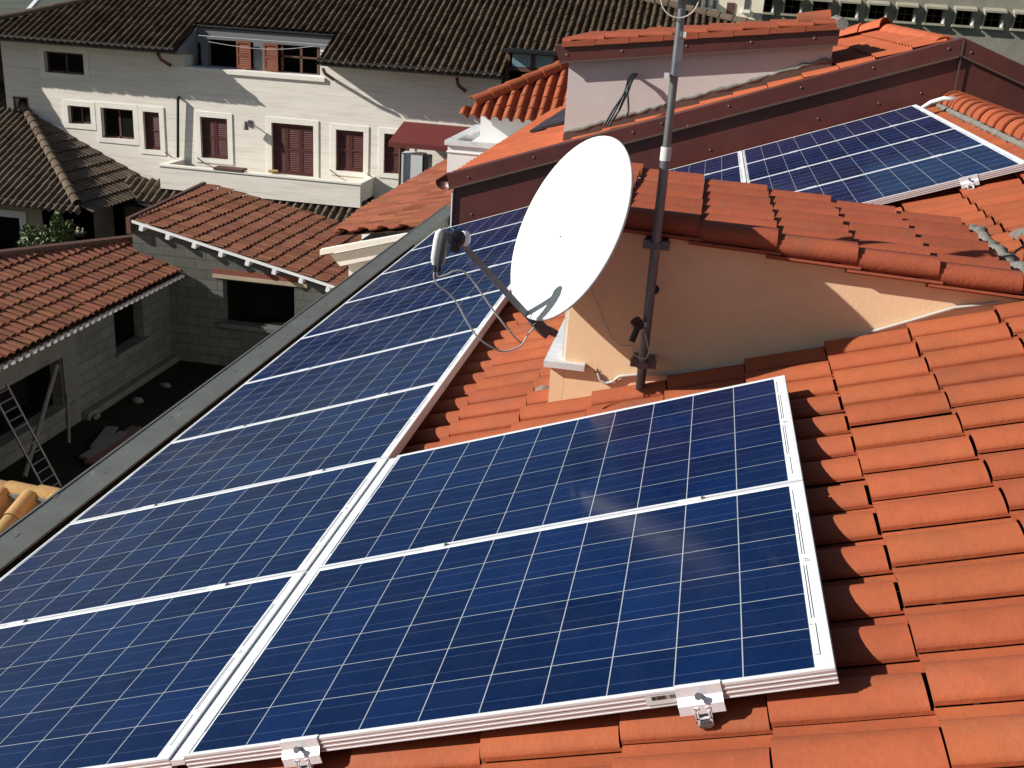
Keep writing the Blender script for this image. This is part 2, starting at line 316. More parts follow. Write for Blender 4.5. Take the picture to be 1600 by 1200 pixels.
def wall(mb, axis, pos, a0, a1, z0, z1, ops=(), depth=.25, mi=0, dmi=1, back=True, sgn=-1):
    """wall face at y=pos (axis 'y', facing sgn*Y) or x=pos (axis 'x', facing sgn*X) with openings (a0,a1,z0,z1)"""
    def Q(a, d, z): return (a, pos - sgn * d, z) if axis == 'y' else (pos - sgn * d, a, z)
    xs = sorted({a0, a1, *[o[0] for o in ops], *[o[1] for o in ops]}); zs = sorted({z0, z1, *[o[2] for o in ops], *[o[3] for o in ops]})
    for i in range(len(xs) - 1):
        for k in range(len(zs) - 1):
            cx, cz = (xs[i] + xs[i + 1]) / 2, (zs[k] + zs[k + 1]) / 2
            if cx < a0 or cx > a1 or cz < z0 or cz > z1: continue
            if any(o[0] < cx < o[1] and o[2] < cz < o[3] for o in ops): continue
            mb.add([Q(xs[i], 0, zs[k]), Q(xs[i + 1], 0, zs[k]), Q(xs[i + 1], 0, zs[k + 1]), Q(xs[i], 0, zs[k + 1])], [(0, 1, 2, 3)], mi)
    for (p, q, r_, s) in ops:
        mb.add([Q(p, 0, r_), Q(q, 0, r_), Q(q, 0, s), Q(p, 0, s), Q(p, depth, r_), Q(q, depth, r_), Q(q, depth, s), Q(p, depth, s)],
               [(0, 1, 5, 4), (1, 2, 6, 5), (2, 3, 7, 6), (3, 0, 4, 7)], mi)
        if back:
            d2 = depth + .5
            mb.add([Q(p, depth, r_), Q(q, depth, r_), Q(q, depth, s), Q(p, depth, s), Q(p, d2, r_), Q(q, d2, r_), Q(q, d2, s), Q(p, d2, s)],
                   [(0, 1, 5, 4), (1, 2, 6, 5), (2, 3, 7, 6), (3, 0, 4, 7), (4, 5, 6, 7)], dmi)
    mb.add([Q(a0, 0, z0), Q(a0, 0, z1), Q(a0, depth + .8, z1), Q(a0, depth + .8, z0)], [(0, 1, 2, 3)], mi)
    mb.add([Q(a1, 0, z0), Q(a1, 0, z1), Q(a1, depth + .8, z1), Q(a1, depth + .8, z0)], [(0, 1, 2, 3)], mi)
    return mb

# ================================================================== GROUND
g = MB(); g.add([(-900, -300, -6.6), (900, -300, -6.6), (900, 1500, -6.6), (-900, 1500, -6.6)], [(0, 1, 2, 3)]); struct('far_ground', g, M['field'])
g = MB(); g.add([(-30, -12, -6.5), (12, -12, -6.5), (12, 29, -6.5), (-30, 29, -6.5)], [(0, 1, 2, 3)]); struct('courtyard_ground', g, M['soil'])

# ================================================================== HOUSE WITH THE PANELS
HX = 3.385                                                  # ridge
house = thing('house', 'house in front whose orange tiled roof carries the solar panels', 'house', (0.5, 1.5, -6.5))
TT = (M['tile'], M['dark'])
rf = MB(); PAN = -.135
tiles(rf, P(0, .02, PAN), -U, V, N, -3.60, 2.06, -4.4, 7.98, clip=[(A(HX, 0, 0), A(1, 0, 0)), (A(0, 7.985, 0), A(0, 1, 0)), (P(-1.69, 0, 0), -U)], pitch=.2015, sphase=.26)
roof = part('roof', rf, TT, house)
N2 = np.array([math.sin(TH), 0, math.cos(TH)]); D2 = np.array([math.cos(TH), 0, -math.sin(TH)])
RZ = (PAN + math.sin(TH) * HX) / math.cos(TH)
b = MB(); tiles(b, A(HX, .02, RZ), D2, V, N2, 0, 3.4, -4.4, 7.98, clip=[(A(HX, 0, 0), A(-1, 0, 0)), (A(0, 7.985, 0), A(0, 1, 0))], pitch=.2015); part('roof', b, TT, house, 'far slope of the roof beyond the ridge')
b = MB(); ridge(b, A(HX, -4.4, RZ + .035), A(HX, 7.96, RZ + .035), r=.125, L=.26, mi=0, mortar=1, arc=2.9)
part('ridge_tiles', b, (M['tile'], M['mortar']), house)
# walls and eave coping
b = MB(); b.bb((-1.98, -4.5, -6.5), (6.3, 8.15, -.98)); b.prism([A(-1.98, -4.5, -.98), A(6.3, -4.5, -.98), A(6.3, -4.5, -.2), A(HX, -4.5, 1.0), A(-1.75, -4.5, -.92)], (0, 12.6, 0)); part('wall', b, M['cream'], house)
b = MB(); b.bb((-2.02, -4.5, -1.20), (-1.838, 10.2, -.75)); b.bb((-2.034, -4.5, -.762), (-2.0201, 10.2, -.745))
for i in range(26):
    y = -2 + i * .5 + rnd.uniform(-.2, .2); b.box((-1.97 + rnd.uniform(-.05, .05), y, -.7495), (.02 + rnd.random() * .03, .02 + rnd.random() * .03, .003))
part('eave_coping', b, M['parap'], house)
b = MB(); b.bb((-1.837, -4.5, -1.0), (-1.56, 7.98, -.905)); b.bb((-1.8372, -4.5, -.99), (-1.831, 7.97, -.765)); part('gap_shade', b, M['black'], house)  # black sheets painting the shade in the gap behind the coping
# copper clad parapet wall at y = 8
def pz(x, dz=0.0): return (.025 + (x + 1.496) * .3490 if x <= HX else .025 + (HX + 1.496) * .3490 - (x - HX) * .364) + dz
b = MB(); XR = 7.0
b.prism([A(-1.43, 8.0, pz(-1.43, -.15)), A(HX, 8.0, pz(HX, -.15)), A(XR, 8.0, pz(XR, -.15)), A(XR, 8.0, -1.2), A(-1.43, 8.0, -1.2)], (0, .19, 0))
b.prism([A(-1.5, 7.972, pz(-1.5)), A(HX, 7.972, pz(HX)), A(XR, 7.972, pz(XR)), A(XR, 7.972, pz(XR, -.165)), A(HX, 7.972, pz(HX, -.165)), A(-1.47, 7.972, pz(-1.47, -.165))], (0, .245, 0))
pw = part('copper_parapet', b, M['copper'], house, 'brown sheet clad parapet wall stepping up to the ridge')
b = MB()
for a_, c_ in ((-1.478, HX - .02), (HX + .02, XR)):
    b.prism([A(a_, 7.950, pz(a_, -.150)), A(c_, 7.950, pz(c_, -.150)), A(c_, 7.950, pz(c_, -.168)), A(a_, 7.950, pz(a_, -.168))], (0, .02, 0))
b.box((HX, 7.968, pz(HX) - .3), (.014, .008, .56)); b.box((-1.437, 7.985, -.6), (.012, .03, .9), mi=1)
part('drip_edge', b, (M['edge'], M['whitep']), pw)
for (px, py) in ((732, 277), (834, 246), (989, 207), (1034, 193), (1139, 166), (1252, 137), (1365, 106), (1483, 76), (1518, 82), (736, 246 + 90), (1045, 250), (1110, 235), (1279, 186), (1374, 162), (1440, 146), (1522, 155), (1075, 197)):
    q = aty(px, py, 7.97); yy = 7.970 if q[2] > pz(q[0], -.165) else 7.998; b = MB(); b.ball((q[0], yy, q[2]), (.013, .008, .013), n=6); part('rivet', b, M['edge'], pw)
b = MB(); q = aty(690, 290, 7.9); pts = []
for i in range(9):
    a = math.pi * i / 8; pts.append((q[0] + .09 * math.cos(a), q[2] + .03 - .09 * math.sin(a)))
vs = [(x, y, z) for y in (7.99, 8.6) for x, z in pts]; b.add(vs, [(i, i + 1, 10 + i, 9 + i) for i in range(8)] + [tuple(range(9))], 0, True)
part('gutter_end', b, M['copper'], house)
# orange dormer
dr = .08; ang = math.atan(dr); DD = A(math.cos(ang), 0, -math.sin(ang)); DN = A(math.sin(ang), 0, math.cos(ang)); zp = lambda x: 1.045 - dr * x
b = MB(); b.prism([A(.605, 1.6, -.1), A(.605, 1.6, zp(.605) - .035), A(2.66, 1.6, zp(2.66) - .035), A(2.66, 1.6, .5)], (0, 1.22, 0)); dorm = part('dormer', b, M['cream'], house, 'orange rendered dormer wall')
b = MB(); tiles(b, A(0, 1.572, zp(0)), DD, V, DN, .42, 2.75, 0, 1.29, clip=[(A(2.505, 0, 0), A(1, 0, 0)), (A(.62, 0, 0), A(-1, 0, 0)), (A(0, 2.86, 0), A(0, 1, 0))], course=.336, sphase=.130, drop=.03, lift=.022)
for k in range(6):                                          # verge tiles with a turned down side
    x1 = 1.470 + (k - 2) * .336; x0 = max(.62, x1 - .40); vs = []
    for x, lf in ((x0, .0), (x1, 1.0)):
        for dy, dz in ((.060, .052), (.022, .047), (-.004, .034), (-.014, .012), (-.018, -.030), (-.006, -.030), (.0, .010), (.06, .030)): vs.append(A(x, 1.578 + dy - .004 * lf, zp(x) + dz + lf * .026))
    n8 = 8; b.add(vs, [(i, (i + 1) % n8, n8 + (i + 1) % n8, n8 + i) for i in range(n8)], 0, True, rnd.random()); b.add(vs, [tuple(range(n8))[::-1], tuple(range(n8, 2 * n8))], 0, False, .5)
    xx0, xx1 = x0 + .03, x1 + .02; vs = []                  # channel tile lip below
    for x in (xx0, xx1):
        for dy, dz in ((-.030, .004), (-.034, -.006), (.03, -.026), (.03, -.014)): vs.append(A(x, 1.575 + dy, zp(x) - .030 + dz + (.0 if x == xx0 else .018)))
    b.add(vs, [(i, (i + 1) % 4, 4 + (i + 1) % 4, 4 + i) for i in range(4)] + [(3, 2, 1, 0), (4, 5, 6, 7)], 0, False, rnd.random())
part('dormer_roof', b, (M['tile_d'], M['dark']), dorm)
b = MB()
pts = [A(2.55 + rnd.uniform(-.02, .02), 1.60 + i * .045, zp(2.55) + rnd.uniform(-.005, .03)) for i in range(29)]; b.tube(pts, [.028 + rnd.random() * .022 for _ in pts], 8)
part('mortar', b, M['mortar'], dorm)
q = ath(1585, 368, -.1); b = MB(); b.ball(q + A(.10, 0, .0), (.13, .07, .05), n=8); part('mortar_cap', b, M['mortar'], dorm)
q = ath(850, 615, -.12); b = MB(); b.ball(q, (.05, .05, .04), n=6); part('mortar_patch', b, M['mortar'], dorm)
zs = aty(850, 563, 1.57)[2]; xs_ = aty(850, 563, 1.57)[0]
b = MB(); b.bb((xs_, 1.565, zs - .03), (.70, 3.0, zs)); part('window_sill', b, M['marble'], dorm)
b = MB(); b.bb((xs_ + .03, 1.60, -.1), (.604, 3.0, zs - .031)); part('sill_base', b, M['cream'], dorm)
b = MB(); b.bb((.597, 1.75, zs + .02), (.6045, 3.0, .88)); part('window', b, M['glass'], dorm)
b = MB(); b.bb((.585, 1.62, zs), (.604, 1.74, .90)); part('window_jamb', b, M['marble'], dorm)

# ================================================================== SOLAR PANELS
PW, PH = 1.645, .980
def mk(mb_name, mb, mats, parent): return mesh_obj(mb_name, mb, mats, parent)
def make_panel():
    r = bpy.data.objects.new('solar_panel', None); C.objects.link(r); r.empty_display_size = .2
    b = MB(); b.add([(.009, .009, -.002), (PW - .009, .009, -.002), (PW - .009, PH - .009, -.002), (.009, PH - .009, -.002)], [(0, 1, 2, 3)]); gl = b
    b = MB(); D = .040; l = .0105
    for y0, y1 in ((0, l), (PH - l, PH)): b.bb((0, y0, -.006), (PW, y1, 0))
    for x0, x1 in ((0, l), (PW - l, PW)): b.bb((x0, l, -.006), (x1, PH - l, 0))
    for (lo, hi) in (((0, .0005, -D), (PW, .003, -.006)), ((0, PH - .003, -D), (PW, PH - .0005, -.006)), ((.0005, .003, -D), (.003, PH - .003, -.006)), ((PW - .003, .003, -D), (PW - .0005, PH - .003, -.006))): b.bb(lo, hi, 1)
    for z in (-.0145, -.0265, -.0385):
        b.bb((0, -.0012, z - .0013), (PW, .0006, z + .0013)); b.bb((-.0012, 0, z - .0013), (.0006, PH, z + .0013)); b.bb((PW - .0006, 0, z - .0013), (PW + .0012, PH, z + .0013))
    b.bb((.003, .003, -.0385), (PW - .003, PH - .003, -.0365), 1)
    mk('frame', b, (M['alu'], M['alus']), r)
    b = gl; e = PW - .018 - .0235
    def rb(x, y0, y1, wd=.0022): b.add([(x, y0, -.0014), (x + wd, y0, -.0014), (x + wd, y1, -.0014), (x, y1, -.0014)], [(0, 1, 2, 3)], 1)
    rb(e + .0135, .06, .19); rb(e + .006, .215, .47); rb(e + .0125, .215, .47); rb(e + .006, .53, .78); rb(e + .0125, .53, .78); rb(e + .006, .80, .93)
    rb(e + .010, .49, .492, .016); rb(e + .010, .496, .498, .016); rb(e + .010, .503, .506, .010); rb(e, .062, .0635, .016); rb(e, .187, .1885, .016)
    rb(.0125, .10, .42, .0015); rb(.0125, .56, .88, .0015)
    mk('cell_glass', b, (M['cells'], M['ribbon']), r)
    return r
def add_joint(r):
    b = MB(); b.bb((0, PH + .0006, -.022), (PW, PH + .0094, -.008)); mk('joint_strip', b, M['joint'], r)
    for x in (.40, 1.26):
        b = MB(); b.bb((x, PH - .006, .0004), (x + .075, PH + .016, .0030)); b.bb((x + .074, PH - .002, .0030), (x + .080, PH + .012, .0058), 1); mk('clamp', b, (M['alu'], M['steel_d']), r)
    return r
proto = make_panel(); proto_j = None
def place(r, u0, v0, label, grp):
    r.location = P(u0, v0, 0); r.rotation_euler = (0, -TH, 0); ORG[r.name] = P(u0, v0, 0); tag(r, label, 'solar panel', grp)
def copy_tree(o, parent=None):
    c = o.copy(); C.objects.link(c)
    if parent is not None: c.parent = parent
    for ch in [q for q in bpy.data.objects if q.parent == o and q != c]: copy_tree(ch, c)
    return c
protoJ = add_joint(copy_tree(proto))
ordn = ['first', 'second', 'third', 'fourth', 'fifth', 'sixth', 'seventh', 'eighth', 'ninth']
usedP = {'p': False, 'j': False}
def get(j):
    k = 'j' if j else 'p'
    if not usedP[k]: usedP[k] = True; return protoJ if j else proto
    return copy_tree(protoJ if j else proto)
for i in range(9):                                           # long column beside the grey coping, counted from the parapet
    v0 = -.963 + .99 * (8 - i)
    lab = f'blue panel of the column beside the grey coping, {ordn[i]} from the brown parapet'
    if i == 8: lab = 'blue solar panel at the bottom left, last of the long column beside the grey coping'
    place(get(i > 0), -1.708, v0, lab, 'solar panels in the long column along the eave')
place(get(True), -.018, -.963, 'large nearest blue solar panel with end clamps on its lower frame', 'solar panels of the near pair')
place(get(False), -.018, .027, 'blue solar panel just below the foot of the mast, behind the nearest panel', 'solar panels of the near pair')
for i in range(4):
    v0 = 7.868 - .98 - .99 * i
    place(get(i > 0), 1.597, v0, f'dark blue solar panel below the ridge tiles, {ordn[i]} one down from the brown parapet', 'solar panels by the ridge')
for i in range(2):
    v0 = 7.868 - .98 - .99 * i
    place(get(i > 0), -.055, v0, f'dark solar panel mostly behind the dish and dormer, {ordn[i]} from the brown parapet', 'solar panels behind the dish')

def rail(u, v0, v1, label):
    b = MB(); w_ = .038
    for du in (-w_ / 2, w_ / 2 - .004): b.box(P(u + du + .002, (v0 + v1) / 2, -.056), (.004, v1 - v0, .030), (U, V, N))
    b.box(P(u, (v0 + v1) / 2, -.0705), (w_, v1 - v0, .003), (U, V, N)); 
    for du in (-.013, .013): b.box(P(u + du, (v0 + v1) / 2, -.0425), (.011, v1 - v0, .003), (U, V, N))
    o = single('mounting_rail', b, M['alu'], label, 'rail', 'rails under the panels')
    return o
def end_clamp(r, u, v, tall=1.0):
    """Z shaped end clamp gripping the lower frame edge"""
    b = MB(); x = .052
    def q(uu, dv, h): return P(u + uu, v + dv, h)
    prof = [(.010, .0012), (.010, .0042), (-.0035, .0042), (-.0045, -.020), (-.020, -.034), (-.021, -.058), (-.018, -.058), (-.017, -.036), (-.0018, -.022), (-.0018, .0012)]
    vs = [q(s, a, h) for s in (-x, x) for a, h in prof]; n = len(prof)
    b.add(vs, [(i, (i + 1) % n, n + (i + 1) % n, n + i) for i in range(n)] + [tuple(range(n))[::-1], tuple(range(n, 2 * n))])
    for du in (-.014, .014): b.box(q(du, -.017, -.072), (.006, .010, .040), (U, V, N))
    c = part('end_clamp', b, M['alu'], r)
    b = MB(); b.tube([q(0, .0, -.022), q(0, -.022, -.010)], .0055, 8); b.tube([q(0, -.022, -.010), q(0, -.026, -.008)], .009, 6); part('bolt', b, M['steel'], c)
    b = MB(); b.box(q(0, -.010, -.085), (.024, .03, .018), (U, V, N)); b.tube([q(-.016, -.02, -.088), q(.016, -.02, -.088)], .006, 8); part('channel_nut', b, M['steel_d'], c)
u1 = (ath(1090, 1070, 0) @ U); u2 = (ath(462, 1166, 0) @ U)
r1 = rail(u1, -.985, 1.02, 'aluminium rail end showing below the right of the nearest panel'); end_clamp(r1, u1, -.963)
r2 = rail(u2, -.985, 1.02, 'aluminium rail end showing below the left of the nearest panel'); end_clamp(r2, u2, -.963)
uc = ath(1524, 284, 0) @ U; vC = 7.868 - .98 - .99 * 3
r3 = rail(uc, vC - .03, 7.9, 'aluminium rail end showing below the panel by the ridge tiles'); end_clamp(r3, uc, vC)
b = MB(); b.box(P(-.0405, .022, -.016), (.040, 1.970, .016), (U, V, N)); single('gap_strip', b, M['alu'], 'grey metal strip filling the gap between the long column and the near pair', 'strip')
b = MB(); uu = ath(1040, 1085, -.02) @ U
b.add([P(uu - .045, -.9655, -.031), P(uu + .040, -.9655, -.031), P(uu + .040, -.9655, -.006), P(uu - .045, -.9655, -.006)], [(0, 1, 2, 3)], 0)
for i in range(16):
    x = uu - .030 + i * .0038; ww = rnd.choice((.001, .0018, .0025)); b.add([P(x, -.9662, -.019), P(x + ww, -.9662, -.019), P(x + ww, -.9662, -.0085), P(x, -.9662, -.0085)], [(0, 1, 2, 3)], 1)
single('barcode_sticker', b, (M['plastw'], M['blackp']), 'small barcode sticker on the nearest panel frame beside the clamp', 'sticker')
# white conduit between the top panel and the parapet
b = MB(); b.tube([ath(1440, 170, .0), ath(1455, 160, .03), ath(1475, 154, .05), ath(1492, 155, .02), ath(1503, 162, -.06)], .022, 10)
single('white_conduit', b, M['plastw'], 'white bent conduit pipe at the top corner between panel and ridge tiles', 'pipe')

# ================================================================== MAST
MX, MY = .964, 1.48
mast = thing('antenna_mast', 'tall grey steel antenna mast standing against the orange dormer wall', 'mast', (MX, MY, .20))
b = MB(); b.tube([(MX, MY, .17), (MX, MY, 1.30)], .0205, 16); b.tube([(MX, MY, 1.30), (MX, MY, 2.14)], .0165, 16, cap=True); part('pole', b, M['steel'], mast)
b = MB(); b.tube([(MX, MY, 1.27), (MX, MY, 1.325)], .0225, 16); part('tape_joint', b, M['plastw'], mast)
for zc in (aty(1005, 567, 1.5)[2], aty(1025, 382, 1.5)[2]):
    b = MB(); b.bb((MX - .055, MY + .003, zc - .018), (MX + .06, MY + .022, zc + .018)); b.bb((MX - .05, MY + .0221, zc - .012), (MX - .02, 1.6, zc + .012)); b.bb((MX + .02, MY + .0221, zc - .012), (MX + .05, 1.6, zc + .012))
    b.bb((MX - .024, MY - .024, zc - .014), (MX + .024, MY + .0025, zc + .014)); part('wall_bracket', b, M['steel_d'], mast)
b = MB(); z = aty(1062, 70, MY)[2]; b.box((MX + .010, MY - .016, z - .05), (.026, .016, .14)); b.box((MX + .024, MY - .024, z + .04), (.012, .03, .02), mi=1); b.box((MX - .03, MY - .02, z - .12), (.02, .02, .02), mi=1)
part('pole_clip', b, (M['steel'], M['plastw']), mast)
b = MB(); b.tube([(MX, MY, 1.90), (MX, MY, 1.97)], .05, 8); b.bb((MX - .08, MY - .04, 1.905), (MX + .06, MY + .04, 1.94)); part('antenna_clamp', b, M['blackp'], mast)
b = MB(); pts = []
for i in range(13):
    a = math.pi * (i / 12) + math.pi; pts.append((MX - .01 + .075 * math.cos(a), MY - .03, 1.91 + .08 * math.sin(a)))
b.tube(pts, .0035, 6); part('cable_loop', b, M['cable'], mast)

# ================================================================== DISH
DC = A(.596, 1.335, .980); daz, delv = R(-144.6), R(24.1)
dn = A(math.cos(delv) * math.cos(daz), math.cos(delv) * math.sin(daz), math.sin(delv)); dh = nrm(np.cross((0, 0, 1), dn)); dv = np.cross(dn, dh)
RXD, RYD = .375, .405; DEP = .055
base = DC - dv * RYD
dish = thing('satellite_dish', 'large white oval satellite dish facing left in front of the orange dormer', 'satellite dish', DC - dn * .1)
b = MB(); nr_, na = 14, 56
def dp(r_, a, off=0): return DC + dh * (RXD * r_ * math.cos(a)) + dv * (RYD * r_ * math.sin(a)) - dn * (DEP * (1 - r_ * r_) + off)
for off, fl in ((0, False), (.006, True)):
    vs = [dp(0, 0, off)] + [dp(i / nr_, 2 * math.pi * k / na, off) for i in range(1, nr_ + 1) for k in range(na)]
    fs = [(0, 1 + k, 1 + (k + 1) % na) for k in range(na)] + [(1 + i * na + k, 1 + (i + 1) * na + k, 1 + (i + 1) * na + (k + 1) % na, 1 + i * na + (k + 1) % na) for i in range(nr_ - 1) for k in range(na)]
    b.add(vs, [f[::-1] if fl else f for f in fs], 0, True)
rimp = [dp(1, 2 * math.pi * k / na, .006) - (dp(1, 2 * math.pi * k / na) - DC) * .004 for k in range(na + 1)]; b.tube(rimp, .008, 8, cap=False)
part('reflector', b, M['dish'], dish)
b = MB()
for (px, py) in ((863, 461), (831, 453), (879, 371)):
    q = on(px, py, dn, dn @ (DC - dn * DEP * .75)); b.ball(q + dn * .012, .004, n=5)
part('screw', b, M['steel_d'], dish)
# feed: lies in the symmetry plane of the dish
Lp = on(713, 372, dh, dh @ DC)
Ab = on(838, 508, dh, dh @ DC)                                # foot of the arm
ad = nrm(Lp - Ab)
b = MB(); sd = nrm(np.cross(ad, dh)); b.box((Ab + Lp) / 2 - ad * .01, (np.linalg.norm(Lp - Ab) - .02, .022, .026), (ad, dh, sd)); part('feed_arm', b, M['steel'], dish)
b = MB(); b.box(Ab - ad * .0 + dn * -.02, (.09, .055, .045), (ad, dh, sd)); b.box(Ab - dn * .05, (.10, .05, .03), (dn, dh, dv)); part('arm_bracket', b, M['steel_d'], dish)
fd = nrm((DC - dv * .08) - Lp)                               # horn looks at the dish
fu = nrm(A(0, 0, 1) - fd * fd[2]); fs_ = np.cross(fd, fu)
Lc = Lp - fd * .012
b = MB(); b.tube([Lc + fd * .038, Lc + fd * .058, Lc + fd * .064], [.031, .031, .024], 16); lnb = part('feed_horn', b, M['plastw'], dish)
b = MB(); b.tube([Lc - fd * .012, Lc + fd * .012, Lc + fd * .036], [.024, .034, .028], 14); b.box(Lc + fd * .012 - fu * .03, (.03, .03, .05), (fd, fs_, fu)); part('holder', b, M['blackp'], dish)
b = MB(); b.tube([Lc - fd * .050, Lc - fd * .012], [.026, .022], 14); dd = nrm(A(-.02, -.05, -1) - fd * .10)
p1 = Lc - fd * .045 + A(0, 0, .014); s_side = nrm(np.cross(dd, fd)); 
b.tube([p1 - dd * .012, p1 + dd * .0, p1 + dd * .03, p1 + dd * .11, p1 + dd * .128], [.012, .024, .027, .025, .018], 14); body = part('receiver_body', b, M['plast'], dish)
b = MB(); b.tube([p1 - dd * .016 - fd * .010, p1 - fd * .018, p1 + dd * .03 - fd * .020, p1 + dd * .10 - fd * .020, p1 + dd * .126 - fd * .016], [.008, .016, .0165, .0155, .010], 14); part('cover', b, M['plastw'], body)
b = MB()
for k in (-.011, .011): b.tube([p1 + dd * .128 + fd * (k), p1 + dd * .155 + fd * k], .0065, 8)
part('connector', b, M['blackp'], body)
e0 = p1 + dd * .155
# back mount
b = MB(); bc = DC - dn * (DEP + .01) - dv * .10; b.box(bc - dn * .02, (.03, .16, .20), (dn, dh, dv)); mz = A(.71, 1.598, .90)
b.tube([bc - dn * .03, bc - dn * .10, mz + A(0, -.09, 0), mz], .02, 8); b.box(mz + A(0, -.008, 0), (.09, .014, .12)); part('back_mount', b, M['steel'], dish)
b = MB()
q = aty(1022, 455, MY - .02); b.ball(q + A(0, .03, 0), (.022, .018, .022), n=6); b.tube([q + A(0, .03, 0), aty(1012, 478, MY + .02)], .011, 8)
b.tube([aty(992, 500, MY - .05), aty(1000, 512, MY - .04)], .024, 8); b.tube([aty(996, 512, MY - .05), aty(987, 534, MY - .07)], .014, 8)
part('wing_knob', b, M['blackp'], dish)
b = MB(); q = aty(1006, 505, MY); b.tube([q - A(0, 0, .010), q + A(0, 0, .010)], .0245, 14); part('mount_band', b, M['plastw'], dish)
def lerp_cable(name, pts, pA, pB, r, mt, label, cat='cable'):
    """cable through picture points whose depth runs evenly between two real points"""
    dA = RW[2] @ (pA - CAM); dB = RW[2] @ (pB - CAM); out = []
    for i, (px, py) in enumerate(pts):
        d = ray(px, py); dep = dA + (dB - dA) * i / (len(pts) - 1); out.append(CAM + d * dep)
    # smooth (Catmull-Rom)
    o2 = []
    for i in range(len(out) - 1):
        p0, p1_, p2, p3 = out[max(i - 1, 0)], out[i], out[i + 1], out[min(i + 2, len(out) - 1)]
        for k in range(5):
            t = k / 5; o2.append(.5 * ((2 * p1_) + (-p0 + p2) * t + (2 * p0 - 5 * p1_ + 4 * p2 - p3) * t * t + (-p0 + 3 * p1_ - 3 * p2 + p3) * t ** 3))
    o2.append(out[-1]); b = MB(); b.tube(o2, r, 7); return single(name, b, mt, label, cat)
lerp_cable('cable', [(679, 424), (678, 434), (684, 446), (700, 458), (715, 475), (728, 500), (745, 525), (765, 541), (785, 549), (805, 545), (816, 538), (824, 524), (834, 512)], e0, Ab, .0035, M['cable'], 'longer thin white cable drooping in a loop below the dish arm')
lerp_cable('cable', [(682, 424), (684, 432), (696, 430), (708, 424), (722, 423), (736, 436), (752, 458), (770, 484), (790, 510), (804, 527), (816, 537)], e0, Ab, .0035, M['cable'], 'shorter thin white cable arching to the dish arm, with a black joint')
yw_ = 1.588
def wallcable(name, pts, y, r, mt, label):
    out = [aty(px, py, y) for px, py in pts]; o2 = []
    for i in range(len(out) - 1):
        for k in range(3): o2.append(out[i] + (out[i + 1] - out[i]) * k / 3)
    o2.append(out[-1]); b = MB(); b.tube(o2, r, 7); return single(name, b, mt, label, 'cable')
wallcable('cable', [(934, 582), (938, 594), (946, 599), (956, 597), (968, 588), (1000, 585), (1060, 583), (1150, 570), (1230, 552), (1290, 540), (1360, 519), (1430, 499), (1490, 481), (1560, 473)], yw_, .007, M['cable'], 'grey cable fixed along the foot of the orange dormer wall')
wallcable('cable', [(924, 450), (928, 465), (936, 480), (945, 505), (957, 528), (970, 540), (986, 540)], 1.575, .0028, M['cable'], 'thin cable hanging on the shaded orange wall behind the dish')
wallcable('cable', [(988, 540), (990, 553), (1000, 560), (1010, 560), (1014, 550), (1010, 530), (1002, 505)], 1.44, .0028, M['cable'], 'thin pale cable looped round the lower mast')
b = MB(); q = aty(934, 582, 1.575)
for i in range(9):
    a = rnd.uniform(0, 6.28); b.tube([q, q + A(math.cos(a) * .018, -.006, abs(math.sin(a)) * .02)], .0018, 5)
single('frayed_cable_end', b, M['blackp'], 'black frayed cable end on the sunlit orange wall', 'cable end')
b = MB(); b.tube([ath(1600, 384, -.06), ath(1588, 392, -.055), ath(1575, 405, -.07), ath(1568, 415, -.08)], .006, 7); single('cable', b, M['blackp'], 'dark cable on the tiles at the far right above the dormer valley', 'cable')

# ================================================================== NEIGHBOUR (orange roof beyond the parapet)
nb = thing('neighbour_house', 'neighbouring house with bright orange hipped roof directly behind the brown parapet', 'house', (1.0, 12.0, -6.5))
HN = .5; XN0 = -1.45 * U[0]; TN = (M['tile_n'], M['dark'])
cor = [P(-1.45, 8.2, HN), P(3.66, 8.2, HN), P(3.66, 12.05, HN), P(-1.45, 17.1, HN)]
b = MB(); tiles(b, P(0, 8.2, HN - .05), -U, V, N, -3.7, 1.5, 0, 9.0, clip=clip_poly(cor, N), sphase=.1); part('roof', b, TN, nb)
rz = cor[1][2]; rx = cor[1][0]
b = MB(); c2 = [A(rx, 8.2, rz), A(rx, 12.05, rz), A(rx + 4.8, 17.1, rz - 4.8 * math.tan(TH)), A(rx + 4.8, 8.2, rz - 4.8 * math.tan(TH))]
tiles(b, A(rx, 8.2, rz - .05), D2, V, N2, 0, 5.2, 0, 9.0, clip=clip_poly(c2, N2)); part('roof', b, TN, nb, 'far slope of the orange roof')
c3 = [cor[2], cor[3], c2[2]]; n3 = nrm(np.cross(c3[1] - c3[0], c3[2] - c3[0])); n3 = n3 if n3[2] > 0 else -n3
ex = A(1, 0, 0); dn3 = nrm(np.cross(ex, n3)); dn3 = dn3 if dn3[2] < 0 else -dn3
b = MB(); tiles(b, cor[2] - n3 * .05, dn3, ex, n3, 0, 5.6, -5.2, 5.2, clip=clip_poly(c3, n3)); part('roof', b, TN, nb, 'hipped end of the orange roof')
b = MB(); ridge(b, A(rx, 12.2, rz - .06), A(rx, 8.22, rz - .10), r=.105, L=.33, mi=0, arc=2.8); part('ridge_tiles', b, (M['tile_n'], M['mortar']), nb)
b = MB(); ridge(b, cor[2] + A(-.02, .02, .0), cor[3] + A(0, 0, .02), r=.12, L=.35); part('hip_tiles', b, (M['tile_n'], M['mortar']), nb)
b = MB(); b.prism([A(-1.30, 8.2, -6.5), A(-1.30, 8.2, -.05), A(rx, 8.2, rz - .2), A(rx + 4.7, 8.2, -.05), A(rx + 4.7, 8.2, -6.5)], (0, 3.9, 0)); b.bb((-1.30, 12.1, -6.5), (rx + 4.7, 17.0, -.12)); part('wall', b, M['whitep'], nb)
